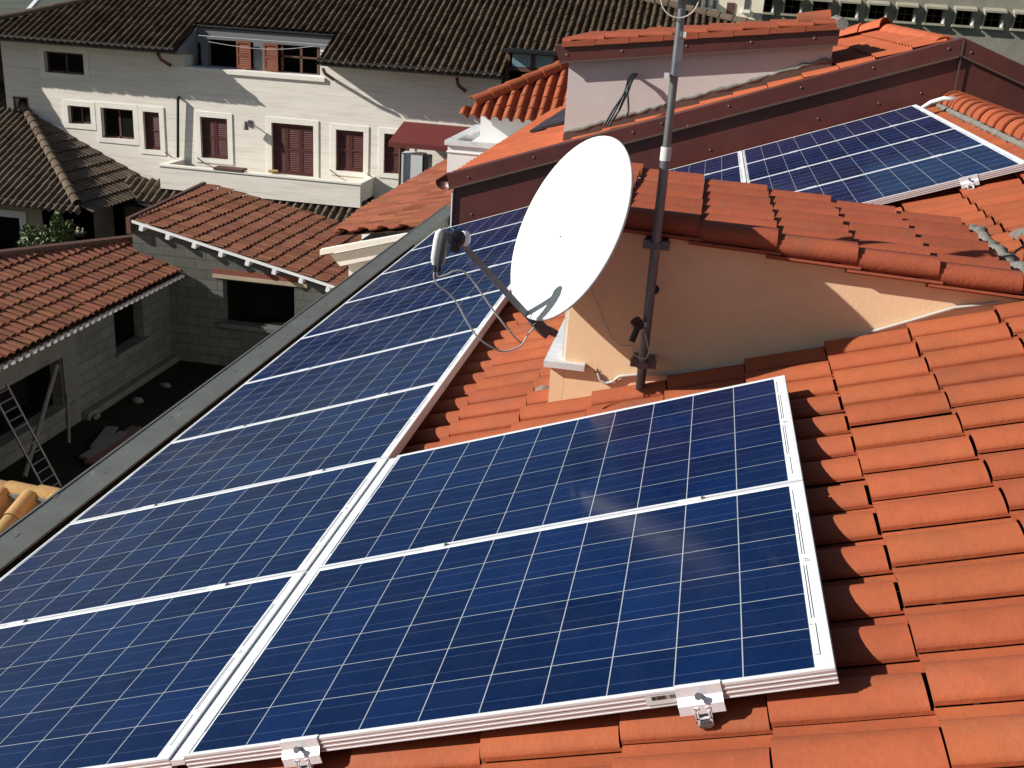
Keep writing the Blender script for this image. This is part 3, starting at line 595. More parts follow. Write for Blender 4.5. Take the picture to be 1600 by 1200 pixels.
# dark panels on its roof
for i in range(3):
    b = MB(); v0 = 11.2 + i * 1.45; q0 = ath(812, 220, HN) @ U; u0 = q0 + .02 + i * .03
    b.box(P(u0 + .75, v0 + .7, HN + .03), (1.5, 1.4, .03), (U, V, N), 0)
    for k in range(4): b.box(P(u0 + .75, v0 + k * .463 + .006, HN + .0475), (1.5, .012, .005), (U, V, N), 1)
    single('roof_panel', b, (M['slate'], M['gutter']), f'dark slate roof panel on the orange roof, {["nearest", "middle", "farthest"][i]} of three left of the pinkish dormer', 'roof panel', 'dark panels on the neighbouring roof')

# grey dormer with brown fascia
gd = thing('grey_dormer', 'pinkish grey rendered dormer with brown fascia rising behind the parapet', 'dormer', (1.0, 9.3, .4))
YG = 8.5; gz = lambda x: 1.175 + (x + .37) * .1300
b = MB(); b.prism([A(-.365, YG, .2), A(-.365, YG, gz(-.365) + .1), A(2.27, YG, gz(2.27) + .1), A(2.27, YG, .9)], (0, 1.7, 0)); part('wall', b, M['greyr'], gd)
b = MB(); fz = lambda x: 1.215 + (x + .47) * .1300
x0, x1 = -.50, 2.30
b.prism([A(x0 - .02, YG - .10, fz(x0) + .165), A(x1, YG - .10, fz(x1) + .185), A(x1, YG - .10, fz(x1) - .0), A(x0 + .05, YG - .10, fz(x0) - .0)], (0, 2.0, 0))
b.prism([A(x0 + .04, YG - .112, fz(x0) + .010), A(x1, YG - .112, fz(x1) + .010), A(x1, YG - .112, fz(x1) - .008), A(x0 + .04, YG - .112, fz(x0) - .008)], (0, .0119, 0), 1)
fa = part('fascia', b, (M['copper'], M['edge']), gd)
for (px, py) in ((886, 86), (972, 80), (1073, 72), (1174, 66), (1273, 60)):
    q = aty(px, py, YG - .10); b = MB(); b.ball(q, (.016, .008, .016), n=6); part('rivet', b, M['edge'], fa)
ga = math.atan(.13); GD = A(-math.cos(ga), 0, -math.sin(ga)); GN = A(-math.sin(ga), 0, math.cos(ga))
b = MB(); tiles(b, A(0, YG - .11, fz(0) + .185), GD, V, GN, -2.34, .44, 0, 1.99, clip=[(A(-.44, 0, 0), A(-1, 0, 0)), (A(2.30, 0, 0), A(1, 0, 0)), (A(0, YG + 1.8, 0), A(0, 1, 0))], course=.345, drop=.02); 
for k in range(8):
    xa = -.44 + k * .345; b.prism([A(xa, YG - .13, fz(xa) + .150), A(xa + .34, YG - .13, fz(xa + .34) + .145), A(xa + .34, YG - .13, fz(xa + .34) + .205), A(xa, YG - .13, fz(xa) + .195)], (0, .018, 0), 0, rnd.random())
part('roof', b, (M['tile_d'], M['mortar']), gd)
b = MB(); q = aty(1302, 32, YG)
b.tube([A(2.31, YG - .13 + i * .12, fz(2.31) + .20 + rnd.uniform(-.01, .02)) for i in range(15)], [.045 + rnd.random() * .02 for _ in range(15)], 7)
part('mortar', b, M['mortar'], gd)
b = MB(); b.tube([A(2.22, YG + .2, fz(2.2) + .24), A(1.9, YG + .2, fz(1.9) + .24)], [.10, .085], 12); part('end_tile', b, M['tile_d'], gd)
b = MB(); hz = lambda x: (HN + x * math.sin(TH)) / math.cos(TH)
b.prism([A(-.365, YG - .02, hz(-.365) - .02), A(2.28, YG - .02, hz(2.28) - .02), A(2.28, YG - .02, hz(2.28) + .085), A(-.365, YG - .02, hz(-.365) + .085)], (0, .0199, 0)); fl_ = part('flashing', b, M['edge'], gd)
b = MB(); pts = [A(-.36 + i * .055, YG - .008, hz(-.36 + i * .055) + .088 + rnd.uniform(-.012, .012)) for i in range(48)]; b.tube(pts, [.014 + rnd.random() * .014 for _ in pts], 6); part('sealant', b, M['mortar'], fl_)
bundle = thing('cable_bundle', 'bundle of black cables hanging out of the pinkish grey dormer wall', 'cables', aty(965, 190, 8.3))
for k, (dx, ex_, ey) in enumerate(((0, 948, 196), (3, 952, 197), (-2, 944, 196), (5, 979, 184), (2, 956, 190))):
    b = MB(); s0 = aty(992, 117, YG); pts = [s0, aty(990 + dx, 116, YG - .10), aty(984 + dx, 122, YG - .17), aty(975 + dx * .5 + k, 145, YG - .22), aty((975 + ex_) / 2 + dx, 172, YG - .22), aty(ex_, ey, YG - .28)]
    b.tube(pts, .012, 6); part('cable', b, M['blackp'], bundle)

# small white dormer with barrel tiles, and flat white box in front of it
wd = thing('white_dormer', 'small white dormer with orange barrel tile hipped roof and dark red gutter', 'dormer', (-1.8, 17.0, -1.0))
b = MB(); b.bb((-2.83, 16.0, -1.6), (0.0, 19.0, -.17)); part('wall', b, M['greyr' if False else 'whitep'], wd)
b = MB(); b.bb((-3.0, 15.72, -.17), (.1, 15.86, -.08)); b.bb((-3.0, 15.86, -.13), (-2.86, 19.0, -.08)); part('gutter', b, M['copper'], wd)
t27 = math.radians(30); wn = A(0, -math.sin(t27), math.cos(t27)); wdn = A(0, -math.cos(t27), -math.sin(t27)); o = A(0, 15.78, -.06)
hp = on(890, 103, wn, wn @ o); hq = A(-2.93, 15.78, -.06)
b = MB(); tiles(b, o, wdn, A(1, 0, 0), wn, -3.5, .03, -3.0, .1, clip=clip_poly([hq, A(.1, 15.78, -.06), A(.1, hp[1] + 1.0, 0), hp + (hp - hq) * .3, ], wn) if False else [(hq, nrm(np.cross(hp - hq, wn)) * (1 if np.cross(hp - hq, wn)[0] < 0 else -1)), (A(.1, 0, 0), A(1, 0, 0))], prof=COPPI, pitch=.195, lift=.012, jit=.004, drop=.05); part('roof', b, (M['tile'], M['dark']), wd)
b = MB(); ridge(b, hq + A(0, 0, .05), hp + (hp - hq) * .5 + A(0, 0, .05), r=.11, L=.36, up=wn, arc=3.1); part('ridge_tiles', b, (M['tile'],), wd)
b = MB(); lp = nrm(A(-1, 0, 1.1)); b.prism([hq, hq + (hp - hq) * 1.5, hq + A(0, 4.2, 0)], (0, 0, -.03)); part('roof', b, M['tile'], wd, 'left hip face of the small roof')
wb = thing('flat_roof_block', 'flat roofed white block with grey lead edge in front of the small white dormer', 'block', (-2.4, 15.5, -1.6))
qa = aty(700, 219, 15); qb = aty(700, 244, 15)
b = MB(); b.bb((qa[0], 15.0, -2.5), (0, 17.5, qa[2] - .08)); b.bb((qa[0] - .02, 14.98, qa[2] - .20), (0, 17.5, qa[2] - .185)); part('wall', b, M['whitep'], wb)
b = MB(); b.bb((qa[0] - .05, 14.95, qa[2] - .075), (0, 15.10, qa[2])); b.bb((qa[0] - .05, 15.10, qa[2] - .075), (qa[0] + .12, 17.5, qa[2])); part('edge_flashing', b, M['marble'], wb)

# lower reddish roof left of the parapet end
lr = thing('low_tiled_annex', 'lower annex with patchy red tiled roof and white fascia beyond the coping', 'annex', (-2.2, 11.0, -6.5))
YL = 9.6; a0 = aty(500, 378, YL); a1 = aty(640, 352, YL); du = nrm(a1 - a0); ln = nrm(np.cross(A(0, 1, 0), du)); ln = ln if ln[2] > 0 else -ln
pts = [on(px, py, ln, ln @ a0) for px, py in ((499, 376), (612, 289), (700, 245), (795, 247), (730, 345), (640, 352))]
b = MB(); tiles(b, a0 - ln * .04, -du, A(0, 1, 0), ln, -9, .3, -.3, 12, clip=clip_poly(pts, ln), jit=.008, drop=.03); part('roof', b, (M['tile_ann'], M['dark']), lr)
b = MB(); b.prism([a0 + A(-.0, -.01, -.10), a1 + du * 1.6 + A(0, -.01, -.10), a1 + du * 1.6 + A(0, -.01, -.17), a0 + A(0, -.01, -.17)], (0, .1, 0))
zz = a0[2]; b.prism([a0 + A(.12, .05, -.17), a1 + du * 1.6 + A(0, .05, -.17), a1 + du * 1.6 + A(0, .05, -.28), a0 + A(.25, .05, -.30)], (0, .3, 0)); part('fascia', b, M['travp'], lr)
b = MB(); q = aty(545, 392, YL + .15); b.bb((q[0], YL + .15, -6.5), (-1.4, 12.0, aty(545, 390, YL + .15)[2] + .02)); b.bb((pts[1][0] + .4, 12.0, -6.5), (-1.4, 16, -1.45)); b.bb((q[0] - .01, YL + .14, aty(545, 413, YL)[2] - .04), (-1.4, YL + .149, aty(545, 413, YL)[2])); part('wall', b, M['whitep'], lr)

# ================================================================== WHITE TRAVERTINE HOUSE (y = 28)
YF = 28.0; wh = thing('travertine_house', 'large pale travertine house with dark brown tiled roof and red brown shutters', 'house', (-10, 30, -6.5))
def F(px, py, y=YF): q = aty(px, py, y); return q[0], q[2]
def FR(x0, y0, x1, y1, y=YF):                             # picture rectangle -> (x0, x1, z0, z1) on the facade
    xa, zb = F(x0, (y0 + y1) / 2 if False else y0, y); xb, za = F(x1, y1, y); xm = F(x0, y1, y)[0]; xn = F(x1, y0, y)[0]
    return ((xa + xm) / 2, (xb + xn) / 2, (F(x0, y1, y)[1] + za) / 2, (zb + F(x1, y0, y)[1]) / 2)
ZE = -.45; t25 = R(25); fn = A(0, -math.sin(t25), math.cos(t25)); fdn = A(0, -math.cos(t25), -math.sin(t25)); fo = A(0, 27.1, ZE)
wins = {'a': (70, 82, 131, 115), 'b': (107, 166, 142, 194), 'c': (159, 170, 209, 217), 'd': (225, 175, 250, 234), 'e': (24, 154, 42, 168),
        'f': (314, 184, 356, 248), 'g': (425, 194, 490, 274), 'h': (525, 204, 568, 268), 'i': (600, 210, 640, 272)}
ops = {k: FR(*v) for k, v in wins.items()}
log = FR(286, 62, 500, 112); b = MB()
zt = ZE + .55
wall(b, 'y', YF, F(4, 100)[0], log[0], -6.5, ZE + .35, [ops[k] for k in 'abcde'], .22)
wall(b, 'y', YF, log[0], 2.0, -6.5, log[2], [ops[k] for k in 'fghi'], .22)
wall(b, 'y', YF, log[1], F(783, 120)[0], log[2], ZE + .35, [], .22)
part('wall', b, (M['trav'], M['black']), wh)
b = MB(); b.bb((F(4, 100)[0], YF + 1.9, -6.5), (2.0, 40, -.6)); b.bb((F(4, 100)[0], YF + .83, -6.5), (2.0, YF + 1.899, -1.75)); part('wall', b, M['trav'], wh, 'rear mass of the pale house')
def surround(k, wd=.16, sill=True):
    x0, x1, z0, z1 = ops[k]; b = MB(); p = YF - .025
    b.bb((x0 - wd, p, z0 - .14), (x0, YF + .02, z1 + wd)); b.bb((x1, p, z0 - .14), (x1 + wd, YF + .02, z1 + wd)); b.bb((x0, p, z1), (x1, YF + .02, z1 + wd)); b.bb((x0, p, z0 - .14), (x1, YF + .02, z0))
    return part('window', b, M['travp'], wh)
def leaf(par, x0, x1, z0, z1, y, mt, name='shutter', n=None, thk=.035, label=None):
    b = MB(); fr = .055; n = n or max(6, int((z1 - z0) / .075))
    b.bb((x0, y, z0), (x0 + fr, y + thk, z1)); b.bb((x1 - fr, y, z0), (x1, y + thk, z1)); b.bb((x0 + fr, y, z0), (x1 - fr, y + thk, z0 + .09)); b.bb((x0 + fr, y, z1 - .07), (x1 - fr, y + thk, z1)); b.bb((x0 + fr, y, (z0 + z1) / 2 - .03), (x1 - fr, y + thk, (z0 + z1) / 2 + .03))
    b.bb((x0 + fr, y + thk - .006, z0 + .09), (x1 - fr, y + thk - .001, z1 - .07))
    for i in range(n):
        z = z0 + .1 + (z1 - z0 - .2) * (i + .5) / n; h = (z1 - z0) / n
        b.add([(x0 + fr, y + .004, z - h * .38), (x1 - fr, y + .004, z - h * .38), (x1 - fr, y + .028, z + h * .38), (x0 + fr, y + .028, z + h * .38)], [(0, 1, 2, 3)])
    return part(name, b, mt, par, label)
def leaves(par, k, n, y=YF + .07, mt=None):
    x0, x1, z0, z1 = ops[k]; w_ = (x1 - x0) / n
    for i in range(n): leaf(par, x0 + i * w_ + .005, x0 + (i + 1) * w_ - .005, z0 + .01, z1 - .01, y, mt or M['shut'])
for k in ops:
    if k in ('e',): 
        continue
    wv = surround(k)
    if k == 'd': leaves(wv, k, 1)
    elif k in 'fh': leaves(wv, k, 2)
    elif k == 'g': leaves(wv, k, 3)
    elif k == 'i': x0, x1, z0, z1 = ops[k]; leaf(wv, x0, x0 + .5, z0, z1, YF + .07, M['shut']); leaf(wv, x0 + .52, x1, z0, z1, YF + .10, M['shut'])
    else:
        x0, x1, z0, z1 = ops[k]; b = MB()
        for xx in (x0, (x0 + x1) / 2 - .03, x1 - .06): b.bb((xx, YF + .14, z0), (xx + .06, YF + .18, z1))
        b.bb((x0, YF + .14, z0), (x1, YF + .18, z0 + .06)); b.bb((x0, YF + .14, z1 - .06), (x1, YF + .18, z1)); part('frame', b, M['wood'], wv)
        b = MB(); b.bb((x0 + .05, YF + .155, z0 + .05), (x1 - .05, YF + .165, z1 - .05)); part('pane', b, M['black'], wv)
x0, x1, z0, z1 = ops['e']; b = MB(); b.bb((x0 - .05, YF - .02, z0 - .05), (x0, YF + .02, z1 + .05)); b.bb((x1, YF - .02, z0 - .05), (x1 + .05, YF + .02, z1 + .05)); b.bb((x0, YF - .02, z1), (x1, YF + .02, z1 + .05)); b.bb((x0, YF - .02, z0 - .05), (x1, YF + .02, z0)); part('vent_frame', b, M['shut'], wh)
# main roof: left part, right part, strip above the loggia
L0 = F(272, 90, 27.2)[0]; L1 = F(496, 100, 27.2)[0]; RR = F(783, 120, 27.2)[0]; yl = 28.72; yr_ = 27.98; RE = F(905, 100, 27.9)[0]
so_ = lambda y: -(y - 27.1) / math.cos(t25)
h0_ = on(0, 33, fn, fn @ fo); h1_ = on(155, 0, fn, fn @ fo); hd = nrm(h1_ - h0_); hn_ = np.cross(hd, fn); hn_ = hn_ if hn_[0] < 0 else -hn_
g0_ = on(1150, 35, fn, fn @ fo); g1_ = on(1000, 0, fn, fn @ fo); gd_ = nrm(g1_ - g0_); gn_ = np.cross(gd_, fn); gn_ = gn_ if gn_[0] > 0 else -gn_
TB = (M['tile_brown'], M['dark'])
HC = [(h0_, hn_), (g0_, gn_), (A(0, 34.0, 0), A(0, 1, 0))]
b = MB(); kw = dict(prof=COPPI, pitch=.215, course=.36, lift=.012, jit=.010, nseg=1, drop=.05)
tiles(b, fo, fdn, A(1, 0, 0), fn, so_(34), -.19, -24, L0, clip=HC + [(A(L0, 0, 0), A(1, 0, 0))], **kw)
tiles(b, fo, fdn, A(1, 0, 0), fn, so_(34), so_(yl), L0, L1, clip=HC + [(A(L0, 0, 0), A(-1, 0, 0)), (A(L1, 0, 0), A(1, 0, 0)), (A(0, yl, 0), A(0, -1, 0))], **kw)
tiles(b, fo, fdn, A(1, 0, 0), fn, so_(34), -.19, L1, RR, clip=HC + [(A(L1, 0, 0), A(-1, 0, 0)), (A(RR, 0, 0), A(1, 0, 0))], **kw)
tiles(b, fo, fdn, A(1, 0, 0), fn, so_(34), so_(yr_ + .6), RR, 4, clip=HC + [(A(RR, 0, 0), A(-1, 0, 0)), (A(0, yr_ + .55, 0), A(0, -1, 0))], **kw)
part('roof', b, TB, wh)
b = MB(); ridge(b, h0_ - hd * 3 + A(0, 0, .06), h1_ + hd * 4 + A(0, 0, .06), r=.12, L=.42, up=fn); part('ridge_tiles', b, (M['tile_hip'],), wh); b = MB(); ridge(b, g0_ - gd_ * 2 + A(0, 0, .06), g1_ + gd_ * 3 + A(0, 0, .06), r=.12, L=.42, up=fn); part('ridge_tiles', b, (M['tile_hip'],), wh)
# far faces of the roof
b = MB(); q = [h0_ - hd * 3, h1_ + hd * 4, h1_ + hd * 4 + A(-3, 6, -.2), h0_ - hd * 3 + A(-2, 6, -2.8)]; b.prism(q, (0, 0, -.05))
q = [g0_ - gd_ * 2, g1_ + gd_ * 3, g1_ + gd_ * 3 + A(2, 5, -1.0), g0_ - gd_ * 2 + A(3, 5, -3.0)]; b.prism(q, (0, 0, -.05)); part('roof', b, M['tile_brown'], wh, 'rear faces of the brown roof')
b = MB()
for xa, xb in ((-24, L0), (L1, RR)): b.tube([A(xa, 27.23, ZE + .075), A(xb, 27.23, ZE + .075)], .07, 8)
b.tube([A(F(300, 38, yl)[0], yl - .03, ZE + (yl - 27.1) * math.tan(t25) - .03), A(L1, yl - .03, ZE + (yl - 27.1) * math.tan(t25) - .03)], .045, 6); part('gutter', b, M['gutter'], wh)
b = MB()
for xa, xb in ((-21.0, L0), (L1, RR)): b.add([(xa, 27.31, ZE - .02), (xb, 27.31, ZE - .02), (xb, YF, ZE + .02), (xa, YF, ZE + .02)], [(0, 1, 2, 3)]); b.bb((xa, 27.29, ZE - .05), (xb, 27.33, ZE + .06))
for xx, sg in ((L0, 1), (L1, -1)):                          # cheeks of the roof cut
    b.prism([A(xx, 27.31, ZE - .05), A(xx, 27.31, ZE + .04), A(xx, yl, ZE + (yl - 27.1) * math.tan(t25) - .05), A(xx, yl, ZE - .1)], (.05 * sg, 0, 0))
zl = ZE + (yl - 27.1) * math.tan(t25); b.bb((L0, yl + .0, zl - .30), (L1, yl + .06, zl - .05)); part('soffit', b, M['soffit'], wh)
b = MB(); b.bb((F(335, 55, yl)[0], yl - .01, zl - .36), (L1 - .05, yl + .10, zl - .301)); part('lintel', b, M['travp'], wh)
# loggia back wall with openings
lx0, lx1, lz0, lz1 = log; YB = 28.55; b = MB()
lo = [FR(290, 66, 314, 104, YB), FR(325, 60, 371, 104, YB), FR(372, 62, 396, 110, YB), FR(414, 68, 500, 118, YB)]
for i, o_ in enumerate(lo): lo[i] = (o_[0], o_[1], max(o_[2], lz0 + .02), min(o_[3], zl - .38))
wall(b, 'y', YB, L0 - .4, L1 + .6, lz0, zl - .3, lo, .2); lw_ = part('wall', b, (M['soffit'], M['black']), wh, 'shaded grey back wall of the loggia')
b = MB(); b.bb((F(282, 108)[0], YF - .06, lz0 - .12), (F(508, 120)[0], YB, lz0)); part('sill', b, M['travp'], wh)
x_ = FR(372, 64, 394, 108, YB); leaf(lw_, x_[0], x_[1], x_[2] + .02, x_[3], YB - .12, M['shutl'], label='sunlit open shutter'); x_ = FR(414, 68, 436, 116, YB); leaf(lw_, x_[0], x_[1], lz0 + .02, x_[3], YB - .1, M['shutl'])
x_ = FR(438, 70, 498, 118, YB); b = MB()
for xx in (x_[0], (x_[0] + x_[1]) / 2, x_[1] - .07): b.bb((xx, YB + .05, lz0), (xx + .07, YB + .1, x_[3]))
b.bb((x_[0], YB + .05, lz0 + .45), (x_[1], YB + .1, lz0 + .5)); part('window_frame', b, M['wood'], lw_)
pts = []; 
for i in range(15):
    t = i / 14; q = aty(325 + 165 * t, 65 + 12 * math.sin(math.pi * t * .8), 27.9); pts.append(q)
b = MB(); b.tube(pts, .008, 5); part('washing_line', b, M['cable'], wh)
# right glazed strip in the roof
gx0, gx1 = F(797, 90, yr_)[0], F(905, 100, yr_)[0]; gz1 = F(840, 83, yr_)[1]; gz0 = F(840, 108, yr_)[1]
w2 = MB(); wall(w2, 'y', yr_, RR, 2.0, log[2], gz1 + .02, [(gx0, gx1, log[2] + .3, gz0 - .10), (gx0, gx1, gz0, gz1 - .04)], .2); ww = part('wall', w2, (M['wood'], M['black']), wh, 'dark wooden dormer front under the glazed strip')
for i in range(3):
    xa = gx0 + (gx1 - gx0) * i / 3; xb = gx0 + (gx1 - gx0) * (i + 1) / 3; b = MB(); b.bb((xa + .06, yr_ + .02, gz0 + .02), (xb - .06, yr_ + .05, gz1 - .06)); part('pane', b, M['glass'], ww)
    b = MB(); b.bb((xb - .06, yr_ - .02, gz0), (xb + .06, yr_ + .06, gz1 - .04)); part('mullion', b, M['shut'], ww)
b = MB(); b.bb((RR - .1, yr_ - .35, gz1 - .02), (2.0, yr_ + .7, gz1 + .06)); part('soffit', b, M['gutter'], ww)
# downpipes
def pipe(pts, r=.05, mt=None, lab=None): b = MB(); b.tube(pts, r, 8); part('downpipe', b, mt or M['gutter'], wh, lab)
def FP(px, py, y): return aty(px, py, y)
pipe([FP(280, 152, YF - .02), FP(278, 154, YF - .12), FP(278, 246, YF - .10)], .045)
for p in (((247, 84), (251, 93), (266, 102)), ((505, 108), (508, 115), (521, 124)), ((714, 123), (716, 133), (727, 142))):
    pipe([FP(*p[0], 27.24), FP(*p[1], 27.45), FP(*p[2], YF - .03)], .05, M['shut'])
# wall lamp
b = MB(); q = aty(391, 194, YF); b.bb((q[0] - .06, YF - .03, q[2] - .08), (q[0] + .06, YF, q[2] + .12)); b.tube([q + A(0, -.02, .05), q + A(-.03, -.25, .08)], .018, 6); b.tube([q + A(-.03, -.25, .10), q + A(-.03, -.25, -.14)], [.05, .09], 8); part('wall_lamp', b, M['steel_d'], wh)
# awning bar stays
for (pa, pb) in (((257, 237), (269, 246)), ((308, 246), (318, 254)), ((515, 265), (531, 277)), ((573, 271), (582, 277))):
    b = MB(); b.tube([aty(*pa, YF - .35), aty(*pb, YF - .02)], .018, 6); part('shutter_stay', b, M['steel_d'], wh)
# balcony
BY = 26.7; bx0, bz1 = F(249, 256, BY); bx1 = F(563, 290, BY)[0]; bz0 = F(563, 325, BY)[1]; bz1 = F(400, 271, BY)[1]
b = MB(); b.bb((bx0, BY, bz0), (bx1, BY + .16, bz1 - .05)); b.bb((bx0, BY + .16, bz0), (bx0 + .16, YF, bz1 - .05)); b.bb((bx1 - .16, BY + .16, bz0), (bx1, YF, bz1 - .05)); b.bb((bx0, BY + .16, bz0), (bx1, YF, bz0 + .15))
ba = part('balcony', b, M['trav'], wh)
b = MB(); e = .03; b.bb((bx0 - e, BY - e, bz1 - .05), (bx1 + e, BY + .19, bz1)); b.bb((bx0 - e, BY + .19, bz1 - .05), (bx0 + .19, YF, bz1)); b.bb((bx1 - .19, BY + .19, bz1 - .05), (bx1 + e, YF, bz1)); part('coping', b, M['travp'], ba)
# tiled canopy below the balcony
b = MB(); cz = bz0 - .05; po = A(0, BY - .55, cz - .33); tiles(b, po, fdn, A(1, 0, 0), fn, -1.0, .0, F(190, 270, BY)[0], bx1 + .02, prof=COPPI, pitch=.24, course=.4, lift=.01, jit=.01, drop=.04); part('canopy_roof', b, (M['tile_hip'], M['dark']), wh)
b = MB(); b.tube([po + A(F(190, 270, BY)[0], -.05, -.06), po + A(bx1, -.05, -.06)], .06, 8); part('gutter', b, M['gutter'], wh)
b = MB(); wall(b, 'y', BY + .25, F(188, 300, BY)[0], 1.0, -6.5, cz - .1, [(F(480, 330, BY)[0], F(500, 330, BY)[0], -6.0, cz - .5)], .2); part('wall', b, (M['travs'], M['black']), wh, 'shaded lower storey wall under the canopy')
single_b = MB(); q0 = aty(345, 259, BY + .05); single_b.bb((q0[0] - .2, BY - .05, bz1 + .01), (q0[0] + .7, BY + .35, bz1 + .07)); single('doormat', single_b, M['wood'], 'brown mat drying on the balcony coping', 'mat')
b = MB(); q = aty(426, 268, BY + .1); b.tube([q + A(-.12, .02, 0), q + A(.18, -.02, .03)], [.05, .035], 8); single('rolled_cloth', b, M['tile_yel'], 'small rolled yellowish cloth lying on the balcony coping', 'cloth')
# awning
aw = thing('awning', 'dark red sloping awning over the terrace of the pale house', 'awning', aty(660, 240, 27.5))
c4 = [aty(631, 190, YF - .03), aty(734, 198, YF - .03), aty(706, 229, 26.9), aty(607, 222, 26.9)]; c4[0][2] = c4[1][2] = (c4[0][2] + c4[1][2]) / 2; c4[2][2] = c4[3][2] = (c4[2][2] + c4[3][2]) / 2; c4[1][0] += 1.2; c4[2][0] += 1.2
b = MB(); b.prism(c4, (0, 0, -.03)); b.bb((c4[3][0], c4[3][1] - .02, c4[3][2] - .14), (c4[2][0], c4[3][1], c4[3][2])); part('canopy', b, M['awn'], aw)
b = MB(); 
for x in (c4[3][0] + .35, c4[2][0] - .3): b.tube([A(x, c4[3][1] + .03, c4[3][2] - .05), A(x, c4[3][1] + .03, -6.4)], .04, 6)
part('frame', b, M['wood'], aw)
ax0 = F(641, 250)[0]; b = MB(); b.bb((ax0, 27.0, F(650, 272, 27.0)[1] - .3), (F(660, 250, 27.0)[0], 27.5, F(650, 241, 27.0)[1])); b.bb((F(660, 250, 27.0)[0], 27.02, F(650, 272, 27.0)[1] - .28), (F(668, 250, 27.0)[0] + .02, 27.48, F(650, 243, 27.0)[1]), 1); single('air_conditioner', b, (M['plastw'], M['blackp']), 'pale box shaped air conditioner under the dark red awning', 'air conditioner')
# second roof wing behind, top left, with white verge
b = MB(); vo = on(60, 26, fn, fn @ fo) + A(0, 0, 0); v1_ = aty(38, 25, vo[1] + .5); v2_ = aty(62, -3, vo[1] + 3.0)
wing = thing('rear_wing', 'rear roof wing with white verge board at the top left', 'roof wing', A(-19, 33, -6.5))
vd = nrm(v2_ - v1_); b.box(v1_ + vd * 1.6, (3.6, .12, .14), (vd, nrm(np.cross(A(0, 0, 1), vd)), nrm(np.cross(vd, np.cross(A(0, 0, 1), vd))))); part('verge_board', b, M['whitep'], wing)
b = MB(); wn2 = nrm(np.cross(A(1, 0, 0), vd)); wn2 = wn2 if wn2[2] > 0 else -wn2; tiles(b, v1_ + A(.1, 0, -.02), -nrm(np.cross(wn2, A(1, 0, 0)) * (1 if np.cross(wn2, A(1, 0, 0))[2] > 0 else -1)), A(1, 0, 0), wn2, -4.5, .6, 0, 7, clip=[(h0_, -hn_), (A(0, 29.2, 0), A(0, -1, 0))], **kw); part('roof', b, TB, wing)

# ================================================================== HIP ROOFED HOUSE, LEFT
ZH = -4.5; hc = A(-15.78, 23.9, ZH); hh = thing('hip_roofed_house', 'low house with grey brown hipped tile roof at the left below the pale house', 'house', (-18, 26, -6.5))
s24 = math.tan(R(24.5)); n1 = nrm(A(0, -s24, 1)); d1 = nrm(A(0, -1, -s24)); n2_ = nrm(A(s24, 0, 1)); d2_ = nrm(A(1, 0, -s24)); hipd = nrm(A(-1, 1, s24))
TH2 = (M['tile_hip'], M['dark']); nh = nrm(np.cross(hipd, A(0, 0, 1))); nh = nh if nh[0] > 0 else -nh
b = MB(); tiles(b, hc, d1, A(1, 0, 0), n1, -6, .05, -14, .1, clip=[(hc, nh)], prof=COPPI, pitch=.215, course=.36, lift=.012, jit=.01, drop=.05, nseg=1)
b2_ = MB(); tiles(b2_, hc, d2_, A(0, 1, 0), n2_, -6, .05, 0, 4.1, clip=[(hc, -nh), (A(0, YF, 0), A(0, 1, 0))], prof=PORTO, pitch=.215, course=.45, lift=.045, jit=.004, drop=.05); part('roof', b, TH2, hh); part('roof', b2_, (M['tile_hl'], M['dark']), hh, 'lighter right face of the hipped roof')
b = MB(); ridge(b, hc + A(0, 0, .05), hc + hipd * 7.2 + A(0, 0, .05), r=.13, L=.42, arc=3.1); part('ridge_tiles', b, (M['tile_hip'],), hh)
b = MB(); b.tube([hc + A(-14, -.05, -.05), hc + A(.05, -.05, -.05)], .07, 8); b.tube([hc + A(.05, -.05, -.05), hc + A(.05, 4.1, -.05)], .06, 8); b.bb((hc[0] - 14, hc[1] + .02, ZH - .1), (hc[0], YF - .01, ZH - .06)); part('gutter', b, M['gutter'], hh)
b = MB(); HY = hc[1] + .55; wo_ = FR(-60, 336, 33, 392, HY); wall(b, 'y', HY, -30, hc[0] - .5, -6.5, ZH - .06, [(wo_[0], wo_[1], max(-6.4, wo_[2]), wo_[3])], .2)
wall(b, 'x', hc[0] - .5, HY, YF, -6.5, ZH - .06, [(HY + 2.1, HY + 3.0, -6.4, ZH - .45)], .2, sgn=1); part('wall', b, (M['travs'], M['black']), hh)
b = MB(); b.bb((wo_[1], HY - .03, -6.4), (wo_[1] + .22, HY + .02, wo_[3] + .2)); b.bb((wo_[0], HY - .03, wo_[3]), (wo_[1], HY + .02, wo_[3] + .2)); part('window', b, M['travp'], hh)

# ================================================================== BLOCK BUILDING IN THE COURTYARD
bk = thing('block_outbuilding', 'unfinished grey concrete block outbuilding with two red tiled roof wings', 'outbuilding', (-10.5, 17, -6.5))
p0 = atz(300, 415, -4.4); lo_n = nrm(A(math.tan(R(17)), 0, 1)); lo_d = nrm(A(1, 0, -math.tan(R(17)))); TO = (M['tile_old'], M['dark'])
LX = p0[0]; wpts = [on(px, py, lo_n, lo_n @ p0) for px, py in ((215, 377), (-60, 411), (-420, 455))]
cl = [(A(0, p0[1] + .02, 0), A(0, 1, 0))]; e1 = nrm(wpts[1] - wpts[0]); q = np.cross(e1, lo_n); q = q if q[0] < 0 else -q; cl.append((wpts[0], q))
b = MB(); tiles(b, A(LX, 0, -4.4), lo_d, A(0, 1, 0), lo_n, -6, .0, 5, p0[1], clip=cl, jit=.008, lift=.03, pitch=.205); part('roof', b, TO, bk, 'left wing roof of old red tiles')
b = MB(); b.bb((LX - .10, 5, -4.56), (LX + .005, p0[1] + .02, -4.44))
